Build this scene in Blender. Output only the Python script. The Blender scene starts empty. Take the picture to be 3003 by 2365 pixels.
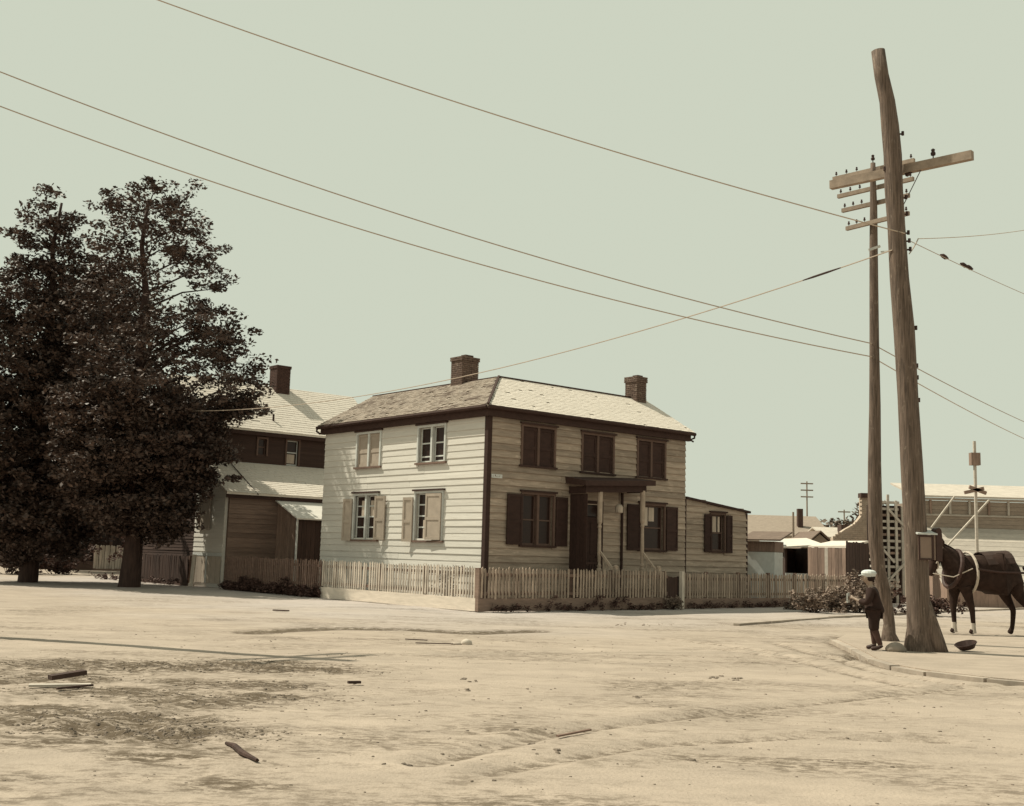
import bpy, math, random
import numpy as np
from mathutils import Vector, Matrix
random.seed(7); RNG = np.random.default_rng(11)
S = bpy.context.scene
COL = S.collection
# ------------------------------------------------------------------ camera
EYE = Vector((0, 0, 1.6))
FPX, PITCH, ROLL = 3350.0, math.radians(7.55), math.radians(1.57)
cd = bpy.data.cameras.new('camera'); cam = bpy.data.objects.new('camera', cd); COL.objects.link(cam)
cd.sensor_fit = 'HORIZONTAL'; cd.sensor_width = 36; cd.lens = 36 * FPX / 3003
cd.clip_start = 0.1; cd.clip_end = 9000
cam.matrix_world = Matrix.Translation(EYE) @ Matrix.Rotation(math.pi / 2 + PITCH, 4, 'X') @ Matrix.Rotation(ROLL, 4, 'Z')
S.camera = cam
# ------------------------------------------------------------------ sky, sun, exposure
SUN_EL = math.radians(54); SUN_H = Vector((-0.937, 0.35, 0)).normalized()
SUN = Vector((SUN_H.x * math.cos(SUN_EL), SUN_H.y * math.cos(SUN_EL), math.sin(SUN_EL)))
w = bpy.data.worlds.new('World'); S.world = w; w.use_nodes = True
nt = w.node_tree; nt.nodes.clear()
sky = nt.nodes.new('ShaderNodeTexSky'); sky.sky_type = 'NISHITA'; sky.sun_disc = False
sky.sun_elevation = SUN_EL; sky.sun_rotation = math.atan2(SUN_H.x, SUN_H.y)
sky.air_density = 1.0; sky.dust_density = 2.5
bw = nt.nodes.new('ShaderNodeRGBToBW')
mn = nt.nodes.new('ShaderNodeMath'); mn.operation = 'MINIMUM'; mn.inputs[1].default_value = 2.87
tint = nt.nodes.new('ShaderNodeMix'); tint.data_type = 'RGBA'; tint.blend_type = 'MULTIPLY'; tint.inputs[0].default_value = 1
tint.inputs[7].default_value = (0.965, 1.03, 0.845, 1)
bg = nt.nodes.new('ShaderNodeBackground'); bg.inputs[1].default_value = 0.15
wo = nt.nodes.new('ShaderNodeOutputWorld')
mu = nt.nodes.new('ShaderNodeMath'); mu.operation = 'MULTIPLY'; mu.inputs[1].default_value = 1.40
nt.links.new(sky.outputs[0], bw.inputs[0]); nt.links.new(bw.outputs[0], mu.inputs[0]); nt.links.new(mu.outputs[0], mn.inputs[0])
nt.links.new(mn.outputs[0], tint.inputs[6]); nt.links.new(tint.outputs[2], bg.inputs[0]); nt.links.new(bg.outputs[0], wo.inputs[0])
sd = bpy.data.lights.new('sun', 'SUN'); sd.energy = 3.6; sd.angle = math.radians(0.55); sd.color = (1.0, 0.95, 0.78)
so = bpy.data.objects.new('sun', sd); COL.objects.link(so); so.rotation_euler = SUN.to_track_quat('Z', 'Y').to_euler(); so.location = (0, 0, 60)
vs = S.view_settings; vs.view_transform = 'Standard'; vs.look = 'None'; vs.gamma = 1; vs.use_curve_mapping = False; vs.exposure = 0.55
# ------------------------------------------------------------------ surveying helpers (photo measured on a 2169 px wide print)
KX = 3003 / 2169
def ray(x, y):
    X = x * KX - 1501.5; Y = y * KX - 1182.5
    a = X * math.cos(ROLL) + Y * math.sin(ROLL); b = -X * math.sin(ROLL) + Y * math.cos(ROLL)
    dx, dz = a / FPX, -b / FPX
    return Vector((dx, math.cos(PITCH) - dz * math.sin(PITCH), math.sin(PITCH) + dz * math.cos(PITCH)))
def gnd(x, y, z=0.0):
    d = ray(x, y); return EYE + d * ((z - 1.6) / d.z)
def dep(x, y, Y):
    d = ray(x, y); return EYE + d * (Y / d.y)
AZ = math.radians(40.57)
HC = Vector((-0.69, 34.4, 0)); DR = Vector((math.cos(AZ), math.sin(AZ), 0)); DL = Vector((-math.sin(AZ), math.cos(AZ), 0))
def on_v(x, y, v):       # point of the pixel ray on the plane v = const: (u, z)
    d = ray(x, y); p = EYE + d * ((HC + DL * v - EYE).dot(DL) / d.dot(DL)); return (p - HC).dot(DR), p.z
def on_u(x, y, u):
    d = ray(x, y); p = EYE + d * ((HC + DR * u - EYE).dot(DR) / d.dot(DR)); return (p - HC).dot(DL), p.z
def W3(u, v, z=0.0): return HC + DR * u + DL * v + Vector((0, 0, z))
# ------------------------------------------------------------------ objects
def link(o, parent=None):
    COL.objects.link(o)
    if parent is not None: o.parent = parent
    return o
def tag(o, label, cat=None, group=None, kind=None):
    if label: o['label'] = label
    if cat: o['category'] = cat
    if group: o['group'] = group
    if kind: o['kind'] = kind
    return o
def thing(name, label, cat, loc=(0, 0, 0), rz=0.0, group=None):
    o = bpy.data.objects.new(name, None); o.empty_display_size = 0.3
    o.location = loc; o.rotation_euler = (0, 0, rz); link(o); return tag(o, label, cat, group)
class MB:
    def __init__(s): s.v = []; s.f = []
    def add(s, vs, fs):
        n = len(s.v); s.v += [tuple(p) for p in vs]; s.f += [tuple(i + n for i in f) for f in fs]; return s
    def box(s, a, b):
        x0, x1 = sorted((a[0], b[0])); y0, y1 = sorted((a[1], b[1])); z0, z1 = sorted((a[2], b[2]))
        return s.add([(x0, y0, z0), (x1, y0, z0), (x1, y1, z0), (x0, y1, z0), (x0, y0, z1), (x1, y0, z1), (x1, y1, z1), (x0, y1, z1)],
                     [(3, 2, 1, 0), (4, 5, 6, 7), (0, 1, 5, 4), (1, 2, 6, 5), (2, 3, 7, 6), (3, 0, 4, 7)])
    def hexa(s, p):   # 8 corners: bottom loop then top loop
        return s.add(p, [(3, 2, 1, 0), (4, 5, 6, 7), (0, 1, 5, 4), (1, 2, 6, 5), (2, 3, 7, 6), (3, 0, 4, 7)])
    def beam(s, p, q, wd, ht, up=(0, 0, 1)):
        p, q = Vector(p), Vector(q); d = (q - p).normalized(); sd = d.cross(Vector(up))
        if sd.length < 1e-4: sd = d.cross(Vector((1, 0, 0)))
        sd.normalize(); u = sd.cross(d).normalized(); a = sd * wd / 2; b = u * ht / 2
        return s.hexa([p - a - b, p + a - b, q + a - b, q - a - b, p - a + b, p + a + b, q + a + b, q - a + b])
    def slab(s, poly, off):
        n = len(poly); off = Vector(off); a = [Vector(p) for p in poly]; b = [p + off for p in a]
        return s.add(a + b, [tuple(range(n))[::-1], tuple(range(n, 2 * n))] + [(i, (i + 1) % n, n + (i + 1) % n, n + i) for i in range(n)])
    def tube(s, pts, rad, n=8, cap=True, rough=0.0):
        pts = [Vector(p) for p in pts]; rad = rad if hasattr(rad, '__len__') else [rad] * len(pts)
        m = len(s.v); up = None
        for i, p in enumerate(pts):
            d = (pts[min(i + 1, len(pts) - 1)] - pts[max(i - 1, 0)]).normalized()
            if up is None: up = d.cross(Vector((0, 1, 0.01))).normalized()
            up = (up - d * up.dot(d)).normalized(); sd = d.cross(up)
            for k in range(n):
                t = 2 * math.pi * k / n; r = rad[i] * (1 + random.uniform(-rough, rough))
                s.v.append(tuple(p + (up * math.cos(t) + sd * math.sin(t)) * r))
        for i in range(len(pts) - 1):
            for k in range(n):
                a = m + i * n + k; b = m + i * n + (k + 1) % n
                s.f.append((a, b, b + n, a + n))
        if cap:
            s.f.append(tuple(m + k for k in range(n))[::-1]); s.f.append(tuple(m + (len(pts) - 1) * n + k for k in range(n)))
        return s
    def lathe(s, c, prof, n=12):
        c = Vector(c); m = len(s.v)
        for r, z in prof:
            for k in range(n):
                t = 2 * math.pi * k / n; s.v.append((c.x + r * math.cos(t), c.y + r * math.sin(t), c.z + z))
        for i in range(len(prof) - 1):
            for k in range(n):
                a = m + i * n + k; b = m + i * n + (k + 1) % n; s.f.append((a, b, b + n, a + n))
        s.f.append(tuple(m + k for k in range(n))[::-1]); s.f.append(tuple(m + (len(prof) - 1) * n + k for k in range(n)))
        return s
    def mesh(s, name, mat, smooth=False):
        me = bpy.data.meshes.new(name); me.from_pydata(s.v, [], s.f); me.update()
        if smooth: me.polygons.foreach_set('use_smooth', [True] * len(me.polygons))
        if mat: me.materials.append(mat)
        return me
    def build(s, name, mat, parent=None, loc=None, smooth=False, kind=None, rz=0.0):
        o = bpy.data.objects.new(name, s.mesh(name, mat, smooth))
        if loc is not None: o.location = loc
        o.rotation_euler = (0, 0, rz)
        link(o, parent)
        if kind: o['kind'] = kind
        return o
# ------------------------------------------------------------------ materials
RT = [(0.012, (1.72, .86, .70)), (0.03, (1.62, .88, .70)), (0.074, (1.42, .93, .73)), (0.2, (1.24, .97, .76)), (0.47, (1.14, .99, .84)), (0.6, (.99, 1.02, .99))]
def sep(a, L):
    """base colour of albedo a, on the print's toned scale at brightness L"""
    L = min(max(L, RT[0][0]), RT[-1][0])
    for (l0, c0), (l1, c1) in zip(RT, RT[1:]):
        if l0 <= L <= l1:
            t = (math.log(L) - math.log(l0)) / (math.log(l1) - math.log(l0)); c = [p + (q - p) * t for p, q in zip(c0, c1)]; break
    return tuple(min(a * k, 0.92) for k in c)
def mat(name, a, L, var=.18, scale=(6, 6, 6), detail=4, rough=.85, bump=.15, objvar=.12, flake=None, spec=.25, bscale=None, stain=None):
    m = bpy.data.materials.new(name); m.use_nodes = True; n = m.node_tree; N = n.nodes; P = N['Principled BSDF']
    def node(t, **kw):
        x = N.new(t)
        for k, v in kw.items(): setattr(x, k, v)
        return x
    col = sep(a, L)
    tc = node('ShaderNodeTexCoord'); mp = node('ShaderNodeMapping'); mp.inputs['Scale'].default_value = scale
    oi = node('ShaderNodeObjectInfo'); n.links.new(tc.outputs['Object'], mp.inputs[0])
    ml = node('ShaderNodeMath', operation='MULTIPLY'); ml.inputs[1].default_value = 37.0; n.links.new(oi.outputs['Random'], ml.inputs[0])
    nz = node('ShaderNodeTexNoise', noise_dimensions='4D'); nz.inputs['Scale'].default_value = 1; nz.inputs['Detail'].default_value = detail; nz.inputs['Roughness'].default_value = .65
    n.links.new(mp.outputs[0], nz.inputs['Vector']); n.links.new(ml.outputs[0], nz.inputs['W'])
    cr = node('ShaderNodeValToRGB'); E = cr.color_ramp.elements
    E[0].position = .3; E[1].position = .72
    E[0].color = (*[c * (1 - var) for c in col], 1); E[1].color = (*[min(c * (1 + var), .95) for c in col], 1)
    n.links.new(nz.outputs['Fac'], cr.inputs[0]); out = cr.outputs[0]
    if flake:
        fa, fL, th, fs = flake
        n2 = node('ShaderNodeTexNoise', noise_dimensions='4D'); n2.inputs['Scale'].default_value = 1; n2.inputs['Detail'].default_value = 5; n2.inputs['Roughness'].default_value = .7
        m2 = node('ShaderNodeMapping'); m2.inputs['Scale'].default_value = fs; n.links.new(tc.outputs['Object'], m2.inputs[0]); n.links.new(m2.outputs[0], n2.inputs['Vector'])
        m3 = node('ShaderNodeMath', operation='MULTIPLY'); m3.inputs[1].default_value = 91.0; n.links.new(oi.outputs['Random'], m3.inputs[0]); n.links.new(m3.outputs[0], n2.inputs['W'])
        c2 = node('ShaderNodeValToRGB'); c2.color_ramp.elements[0].position = th - .05; c2.color_ramp.elements[1].position = th + .06
        n.links.new(n2.outputs['Fac'], c2.inputs[0])
        mx = node('ShaderNodeMix', data_type='RGBA'); n.links.new(c2.outputs[0], mx.inputs[0]); n.links.new(out, mx.inputs[6]); mx.inputs[7].default_value = (*sep(fa, fL), 1); out = mx.outputs[2]
    if stain:
        at = node('ShaderNodeAttribute', attribute_name='stain'); mx = node('ShaderNodeMix', data_type='RGBA')
        n3 = node('ShaderNodeTexNoise'); n3.inputs['Scale'].default_value = 6.5; n3.inputs['Detail'].default_value = 12; n3.inputs['Roughness'].default_value = .78; m6 = node('ShaderNodeMapping'); m6.inputs['Scale'].default_value = (.8, 1.5, 1); n.links.new(tc.outputs['Object'], m6.inputs[0]); n.links.new(m6.outputs[0], n3.inputs['Vector'])
        ma = node('ShaderNodeMath', operation='MULTIPLY_ADD'); ma.inputs[1].default_value = 9.0; ma.inputs[2].default_value = -4.6; n.links.new(n3.outputs['Fac'], ma.inputs[0])
        mb = node('ShaderNodeMath', operation='MULTIPLY_ADD'); mb.inputs[1].default_value = 1.45; n.links.new(at.outputs['Fac'], mb.inputs[0]); n.links.new(ma.outputs[0], mb.inputs[2])
        m5 = node('ShaderNodeMath', operation='MULTIPLY', use_clamp=True); m5.inputs[1].default_value = 1.7; n.links.new(at.outputs['Fac'], m5.inputs[0])
        mb.use_clamp = True
        mm = node('ShaderNodeMath', operation='MULTIPLY', use_clamp=True); n.links.new(mb.outputs[0], mm.inputs[0]); n.links.new(m5.outputs[0], mm.inputs[1])
        n.links.new(mm.outputs[0], mx.inputs[0]); n.links.new(out, mx.inputs[6]); mx.inputs[7].default_value = (*stain, 1); out = mx.outputs[2]
        ap = node('ShaderNodeAttribute', attribute_name='pale'); mp2 = node('ShaderNodeMix', data_type='RGBA'); mp2.blend_type = 'MULTIPLY'; n.links.new(ap.outputs['Fac'], mp2.inputs[0]); n.links.new(out, mp2.inputs[6]); mp2.inputs[7].default_value = (1.12, 1.2, 1.36, 1); out = mp2.outputs[2]
    if objvar:
        mr = node('ShaderNodeMapRange'); mr.inputs[3].default_value = 1 - objvar; mr.inputs[4].default_value = 1 + objvar; n.links.new(oi.outputs['Random'], mr.inputs[0])
        mv = node('ShaderNodeVectorMath', operation='SCALE'); n.links.new(out, mv.inputs[0]); n.links.new(mr.outputs[0], mv.inputs['Scale']); out = mv.outputs[0]
    n.links.new(out, P.inputs['Base Color'])
    P.inputs['Roughness'].default_value = rough; P.inputs['Specular IOR Level'].default_value = spec
    if bump:
        bp = node('ShaderNodeBump'); bp.inputs['Strength'].default_value = bump; bp.inputs['Distance'].default_value = .02
        if bscale:
            n4 = node('ShaderNodeTexNoise'); n4.inputs['Scale'].default_value = bscale; n4.inputs['Detail'].default_value = 6; n.links.new(tc.outputs['Object'], n4.inputs['Vector']); n.links.new(n4.outputs['Fac'], bp.inputs['Height'])
        else: n.links.new(nz.outputs['Fac'], bp.inputs['Height'])
        n.links.new(bp.outputs[0], P.inputs['Normal'])
    return m
M = {}
M['ground'] = mat('packed_sand', .300, .27, var=.18, scale=(1.1, 2.2, 1.1), detail=14, bump=.55, bscale=34, objvar=0, stain=(.088, .062, .038), flake=(.20, .22, .63, (2.2, 5.0, 1)))
M['kerb'] = mat('kerb_stone', .29, .33, var=.25, scale=(3, 3, 3), bump=.3)
M['dworn'] = mat('dark_weathered_clapboard', .14, .1, var=.25, scale=(1.4, 1.4, 16), objvar=.2, bump=.3)  # darker copy of the siding, deep shade put into its colour
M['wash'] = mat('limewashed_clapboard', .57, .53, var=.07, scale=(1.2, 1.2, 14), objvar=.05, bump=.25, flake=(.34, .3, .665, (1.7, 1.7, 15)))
M['worn'] = mat('weathered_clapboard', .275, .21, var=.28, scale=(1.4, 1.4, 16), objvar=.19, bump=.3, flake=(.38, .22, .60, (1.6, 1.6, 9)))  # wear is real; overall tone darkened to put the wall's shade in colour
M['trim'] = mat('dark_trim_paint', .030, .025, var=.2, scale=(5, 5, 9), bump=.1)
M['whitetrim'] = mat('white_sash_paint', .55, .58, var=.1, scale=(5, 5, 5), objvar=.06)
M['dulltrim'] = mat('dull_sash_paint', .085, .06, var=.15, scale=(5, 5, 5))
M['darkshut'] = mat('dark_shutter_paint', .030, .024, var=.25, scale=(4, 4, 9))  # front shutters, their shade put into the colour
M['tanshut'] = mat('faded_shutter_paint', .34, .33, var=.12, scale=(4, 4, 4))  # same shutters on the sunny side, sunlight put into the colour
M['glass'] = mat('window_glass', .02, .03, var=.1, rough=.2, bump=0, spec=.22)
M['curtain'] = mat('curtain_cloth', .42, .3, var=.2, scale=(9, 9, 2), bump=.2)
M['sroof'] = mat('sunbleached_shingles', .57, .49, var=.07, scale=(5, 5, 5), objvar=.05, bump=.2, flake=(.24, .25, .73, (1.2, 3, 3)))
M['mroof'] = mat('mossy_shingles', .27, .33, var=.25, scale=(5, 5, 5), objvar=.05, bump=.3, flake=(.09, .1, .57, (2.4, 1.1, 2.4)))
M['broof'] = mat('brown_roofing', .13, .13, var=.2, scale=(4, 4, 4))
M['brick'] = mat('chimney_brick', .08, .08, var=.4, scale=(9, 9, 14), bump=.3, flake=(.26, .3, .62, (7, 7, 11)))
M['pale_brick'] = mat('sooty_brick', .05, .03, var=.35, scale=(9, 9, 14), bump=.3)
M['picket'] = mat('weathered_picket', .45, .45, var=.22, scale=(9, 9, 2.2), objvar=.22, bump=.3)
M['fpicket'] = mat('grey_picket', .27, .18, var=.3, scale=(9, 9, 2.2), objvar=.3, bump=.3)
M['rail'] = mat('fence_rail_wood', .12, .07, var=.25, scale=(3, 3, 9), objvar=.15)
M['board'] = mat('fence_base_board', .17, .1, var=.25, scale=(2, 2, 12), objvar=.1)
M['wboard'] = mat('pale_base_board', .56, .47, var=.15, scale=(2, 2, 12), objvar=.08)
M['bark'] = mat('tree_bark', .036, .04, var=.5, scale=(14, 14, 2.5), bump=1.0)
M['leaf'] = mat('leaf_green', .055, .07, var=.75, scale=(2.5, 2.5, 2.5), detail=6, objvar=0, rough=.55, bump=0, spec=.3)
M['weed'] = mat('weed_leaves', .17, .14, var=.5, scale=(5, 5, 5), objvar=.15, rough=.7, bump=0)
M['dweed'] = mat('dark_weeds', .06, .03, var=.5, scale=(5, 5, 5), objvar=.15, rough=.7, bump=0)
M['pole'] = mat('pole_timber', .105, .13, var=.6, scale=(34, 34, 2.0), objvar=.05, bump=1.0, flake=(.20, .2, .63, (14, 14, 5)))
M['arm'] = mat('crossarm_timber', .22, .2, var=.25, scale=(6, 6, 6))
M['iron'] = mat('dark_iron', .03, .02, var=.2, rough=.6)
M['wire'] = mat('copper_wire', .36, .3, var=.1, bump=0)
M['plank'] = mat('grey_plank', .17, .1, var=.3, scale=(10, 10, 1.6), objvar=.25, bump=.3)
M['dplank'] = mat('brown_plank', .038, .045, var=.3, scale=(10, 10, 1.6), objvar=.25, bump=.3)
M['lit'] = mat('new_lumber', .40, .48, var=.15, scale=(3, 3, 9), objvar=.14)
M['tan'] = mat('tan_boarding', .22, .24, var=.15, scale=(3, 3, 9), objvar=.1)
M['house2'] = mat('dark_house_paint', .036, .04, var=.1, scale=(2, 2, 20))  # dark paint, deepened further to put deep shade into the colour
M['skin'] = mat('skin', .25, .16, var=.05, rough=.6, bump=0)
M['cloth'] = mat('dark_wool', .022, .03, var=.25, scale=(12, 12, 12), rough=.95)
M['sock'] = mat('dark_stocking', .05, .03, var=.2, rough=.95)
M['cap'] = mat('pale_cap_cloth', .66, .6, var=.1, rough=.95)
M['hide'] = mat('dark_bay_hide', .028, .05, var=.35, scale=(9, 9, 9), rough=.85, spec=.08, bump=.3)
M['mane'] = mat('black_mane', .014, .014, var=.2)
M['whitehair'] = mat('white_sock_hair', .45, .45, var=.15)
M['strap'] = mat('pale_harness_strap', .38, .4, var=.15)
M['paper'] = mat('pale_paper', .55, .58, var=.05)
M['boxmetal'] = mat('grey_box_paint', .17, .12, var=.1, rough=.5)
M['stone'] = mat('pale_stone', .48, .56, var=.12, scale=(5, 5, 5), bump=.4)
M['clod'] = mat('dark_clod', .16, .2, var=.4, scale=(9, 9, 9))
M['distant'] = mat('distant_foliage', .14, .17, var=.3, scale=(1.5, 1.5, 1.5), rough=.8, bump=0)  # foliage lightened, distance haze put into the colour
M['palepost'] = mat('pale_post_paint', .33, .2, var=.2, scale=(5, 5, 5))
M['palebrick'] = mat('tan_brick', .36, .25, var=.2, scale=(4, 4, 4), objvar=0)
# ------------------------------------------------------------------ noise for terrain
def vnoise(x, y, s, seed):
    r = np.random.default_rng(seed); T = r.random((256, 256)); x = x / s; y = y / s
    xi = np.floor(x).astype(int); yi = np.floor(y).astype(int); fx = x - xi; fy = y - yi
    fx = fx * fx * (3 - 2 * fx); fy = fy * fy * (3 - 2 * fy)
    g = lambda a, b: T[a % 256, b % 256]
    return (g(xi, yi) * (1 - fx) + g(xi + 1, yi) * fx) * (1 - fy) + (g(xi, yi + 1) * (1 - fx) + g(xi + 1, yi + 1) * fx) * fy - .5
def seg_dist(X, Y, pts):
    D = np.full(X.shape, 1e9)
    for (ax, ay), (bx, by) in zip(pts, pts[1:]):
        dx, dy = bx - ax, by - ay; t = np.clip(((X - ax) * dx + (Y - ay) * dy) / (dx * dx + dy * dy), 0, 1)
        D = np.minimum(D, np.hypot(X - ax - t * dx, Y - ay - t * dy))
    return D
def g2(x, y): p = gnd(x, y); return (p.x, p.y)
KERB = [(16.5, 26.9), (9.2, 26.4), (7.6, 25.9), (6.9, 24.2), (6.55, 21.5), (6.22, 19.4), (6.2, 18.3), (6.42, 17.5), (6.95, 16.7), (8.0, 15.8), (10.5, 14.6), (16.5, 12.6)]
RUTS = [[g2(900, 1617), g2(1150, 1562), g2(1330, 1535), g2(1600, 1500), g2(2000, 1462), g2(2169, 1450)],
        [g2(1040, 1635), g2(1350, 1580), g2(1700, 1560), g2(2000, 1570)],
        [g2(1840, 1388), g2(1780, 1400), g2(1700, 1398), g2(1560, 1370), g2(1400, 1352)],
        [g2(2070, 1460), g2(1950, 1440), g2(1850, 1425), g2(1760, 1395), g2(1640, 1362)],
        [g2(1920, 1455), g2(1800, 1430), g2(1680, 1400), g2(1500, 1372), g2(1300, 1362)]]
GUT = [g2(540, 1338), g2(700, 1330), g2(860, 1332), g2(1000, 1340), g2(1120, 1335)]
PATCH = [(g2(160, 1410), 1.6, .7), (g2(300, 1415), 1.6, .6), (g2(430, 1418), 1.3, .55), (g2(520, 1410), 1.0, .6), (g2(150, 1515), .9, .4), (g2(250, 1520), .9, .35), (g2(330, 1530), .8, .4),
         (g2(420, 1555), .8, .3), (g2(350, 1558), .8, .25), (g2(470, 1550), .5, .25), (g2(420, 1490), 1.0, .5), (g2(240, 1470), 1.2, .4), (g2(560, 1455), 1, .4), (g2(640, 1420), 1.1, .4), (g2(130, 1440), .9, .35), (g2(600, 1405), .8, .3), (g2(300, 1555), .9, .3), (g2(560, 1480), .7, .3), (g2(200, 1545), .9, .3), (g2(1830, 1393), .55, .45), (g2(1800, 1390), .4, .3), (g2(1880, 1398), .4, .3)]
def ground_fields(X, Y):
    near = np.clip((46 - Y) / 10, 0, 1) * np.clip((24 - np.abs(X)) / 6, 0, 1) * np.clip(Y / 3, 0, 1)
    h = .05 * vnoise(X, Y, 3.7, 1) + .014 * vnoise(X, Y, .9, 2) + .006 * vnoise(X, Y, .37, 3)
    st = np.zeros_like(X)
    for r in RUTS:
        d = seg_dist(X, Y, r); g = np.exp(-(d / .12) ** 2); h -= .035 * g; h += .014 * np.exp(-((d - .27) / .1) ** 2); st = np.maximum(st, .5 * g)
    d = seg_dist(X, Y, GUT); g = np.exp(-(d / .55) ** 2); h -= .05 * g; st = np.maximum(st, .95 * g)
    for (px, py), rx, ry in PATCH:
        g = np.exp(-(((X - px) / rx) ** 2 + ((Y - py) / (ry * 1.5)) ** 2)); st = np.maximum(st, .8 * g)
        h += g * (.012 * vnoise(X, Y * 1.5, .4, 7) + .03 * vnoise(X, Y, .17, 8))
    h -= .045 * np.clip(vnoise(X, Y, .26, 61) - .22, 0, 1) * (vnoise(X, Y, 3.1, 62) > -.1)
    left = np.clip((2.5 - X) / 7, 0, 1) * np.clip((16.5 - Y) / 3, 0, 1)
    st = np.maximum(st, left * np.clip(.40 + 1.0 * vnoise(X, Y * 1.9, .9, 21) + .6 * vnoise(X, Y * 1.9, .33, 24), 0, .9))
    h += left * (.012 * vnoise(X, Y * 1.3, .35, 22) + .028 * vnoise(X, Y, .14, 23))
    st = np.maximum(st, np.clip(.12 + .6 * vnoise(X, Y * 2.2, 2.1, 31) + .4 * vnoise(X, Y * 2.5, .8, 32), 0, .45))
    kd = seg_dist(X, Y, KERB); st = np.maximum(st, .55 * np.exp(-((kd - .12) / .35) ** 2)); h -= .05 * np.exp(-(kd / .4) ** 2)
    # edge of the far pavement in front of the fence
    return h * near, st * near
def axis(lo, hi, segs):
    out = [lo]
    for a, b, s in segs:
        n = max(1, int(round((b - a) / s))); out += list(np.linspace(a, b, n + 1))
    out.append(hi); return np.array(sorted(set(np.round(out, 4))))
ax_ = axis(-4000, 4000, [(-900, -200, 100), (-200, -60, 20), (-60, -18, 3), (-18, 18, .085), (18, 60, 3), (60, 200, 20), (200, 900, 100)])
ay_ = axis(-4000, 6000, [(-600, -60, 60), (-60, 0, 10), (0, 6, 1), (6, 17, .075), (17, 26, .12), (26, 46, .28), (46, 110, 5), (110, 400, 30), (400, 2000, 200)])
X, Y = np.meshgrid(ax_, ay_); Hh, St = ground_fields(X, Y)
nx, ny = len(ax_), len(ay_)
me = bpy.data.meshes.new('ground'); me.vertices.add(nx * ny); me.vertices.foreach_set('co', np.stack([X, Y, Hh], -1).astype(np.float32).ravel())
idx = (np.arange(ny - 1)[:, None] * nx + np.arange(nx - 1)[None, :]).ravel(); q = np.stack([idx, idx + 1, idx + nx + 1, idx + nx], -1).astype(np.int32)
me.loops.add(q.size); me.loops.foreach_set('vertex_index', q.ravel()); me.polygons.add(len(q)); me.polygons.foreach_set('loop_start', np.arange(len(q), dtype=np.int32) * 4)
me.polygons.foreach_set('loop_total', np.full(len(q), 4, np.int32)); me.update(calc_edges=True); me.polygons.foreach_set('use_smooth', np.ones(len(q), bool))
FL = [(W3(-1.42, 22).x, W3(-1.42, 22).y), (W3(-1.42, -1.5).x, W3(-1.42, -1.5).y), (W3(20, -1.5).x, W3(20, -1.5).y)]
ap_ = me.attributes.new('pale', 'FLOAT', 'POINT'); ap_.data.foreach_set('value', np.clip(1.15 - seg_dist(X, Y, FL) / 8.5 + .5 * vnoise(X, Y, 2.2, 41), 0, 1).astype(np.float32).ravel())
at = me.attributes.new('stain', 'FLOAT', 'POINT'); at.data.foreach_set('value', St.astype(np.float32).ravel()); me.materials.append(M['ground'])
tag(link(bpy.data.objects.new('ground', me)), 'pale trodden sand of the street corner with wheel tracks', None, None, 'structure')
def ground_z(x, y):
    i = int(np.clip(np.searchsorted(ax_, x) - 1, 0, nx - 2)); j = int(np.clip(np.searchsorted(ay_, y) - 1, 0, ny - 2))
    fx = (x - ax_[i]) / (ax_[i + 1] - ax_[i]); fy = (y - ay_[j]) / (ay_[j + 1] - ay_[j])
    return float((Hh[j, i] * (1 - fx) + Hh[j, i + 1] * fx) * (1 - fy) + (Hh[j + 1, i] * (1 - fx) + Hh[j + 1, i + 1] * fx) * fy)
# pavement corner on the near right, with its kerb
pv = MB(); poly = [(x, y, .02) for x, y in KERB] + [(40, 12.6, .02), (40, 26.9, .02)]
pv.slab([(x, y, -.3) for x, y, _ in poly], (0, 0, .345))
pvo = pv.build('pavement', M['ground']); tag(pvo, 'sandy pavement corner carrying the tall poles', None, None, 'structure')
for (ax0, ay0), (bx0, by0) in zip(KERB[3:], KERB[4:]):
    d = Vector((bx0 - ax0, by0 - ay0, 0)); L = d.length; d.normalize(); nrm = Vector((d.y, -d.x, 0)) * -1
    k = MB(); a = Vector((ax0, ay0, 0)); b = Vector((bx0, by0, 0)); e = d * .003
    k.slab([a + e - Vector((0, 0, .2)), b - e - Vector((0, 0, .2)), b - e + nrm * -.16 - Vector((0, 0, .2)), a + e + nrm * -.16 - Vector((0, 0, .2))], (0, 0, .235 + random.uniform(-.012, .012)))
    k.build('kerb_stone', M['kerb'], pvo)
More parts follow.
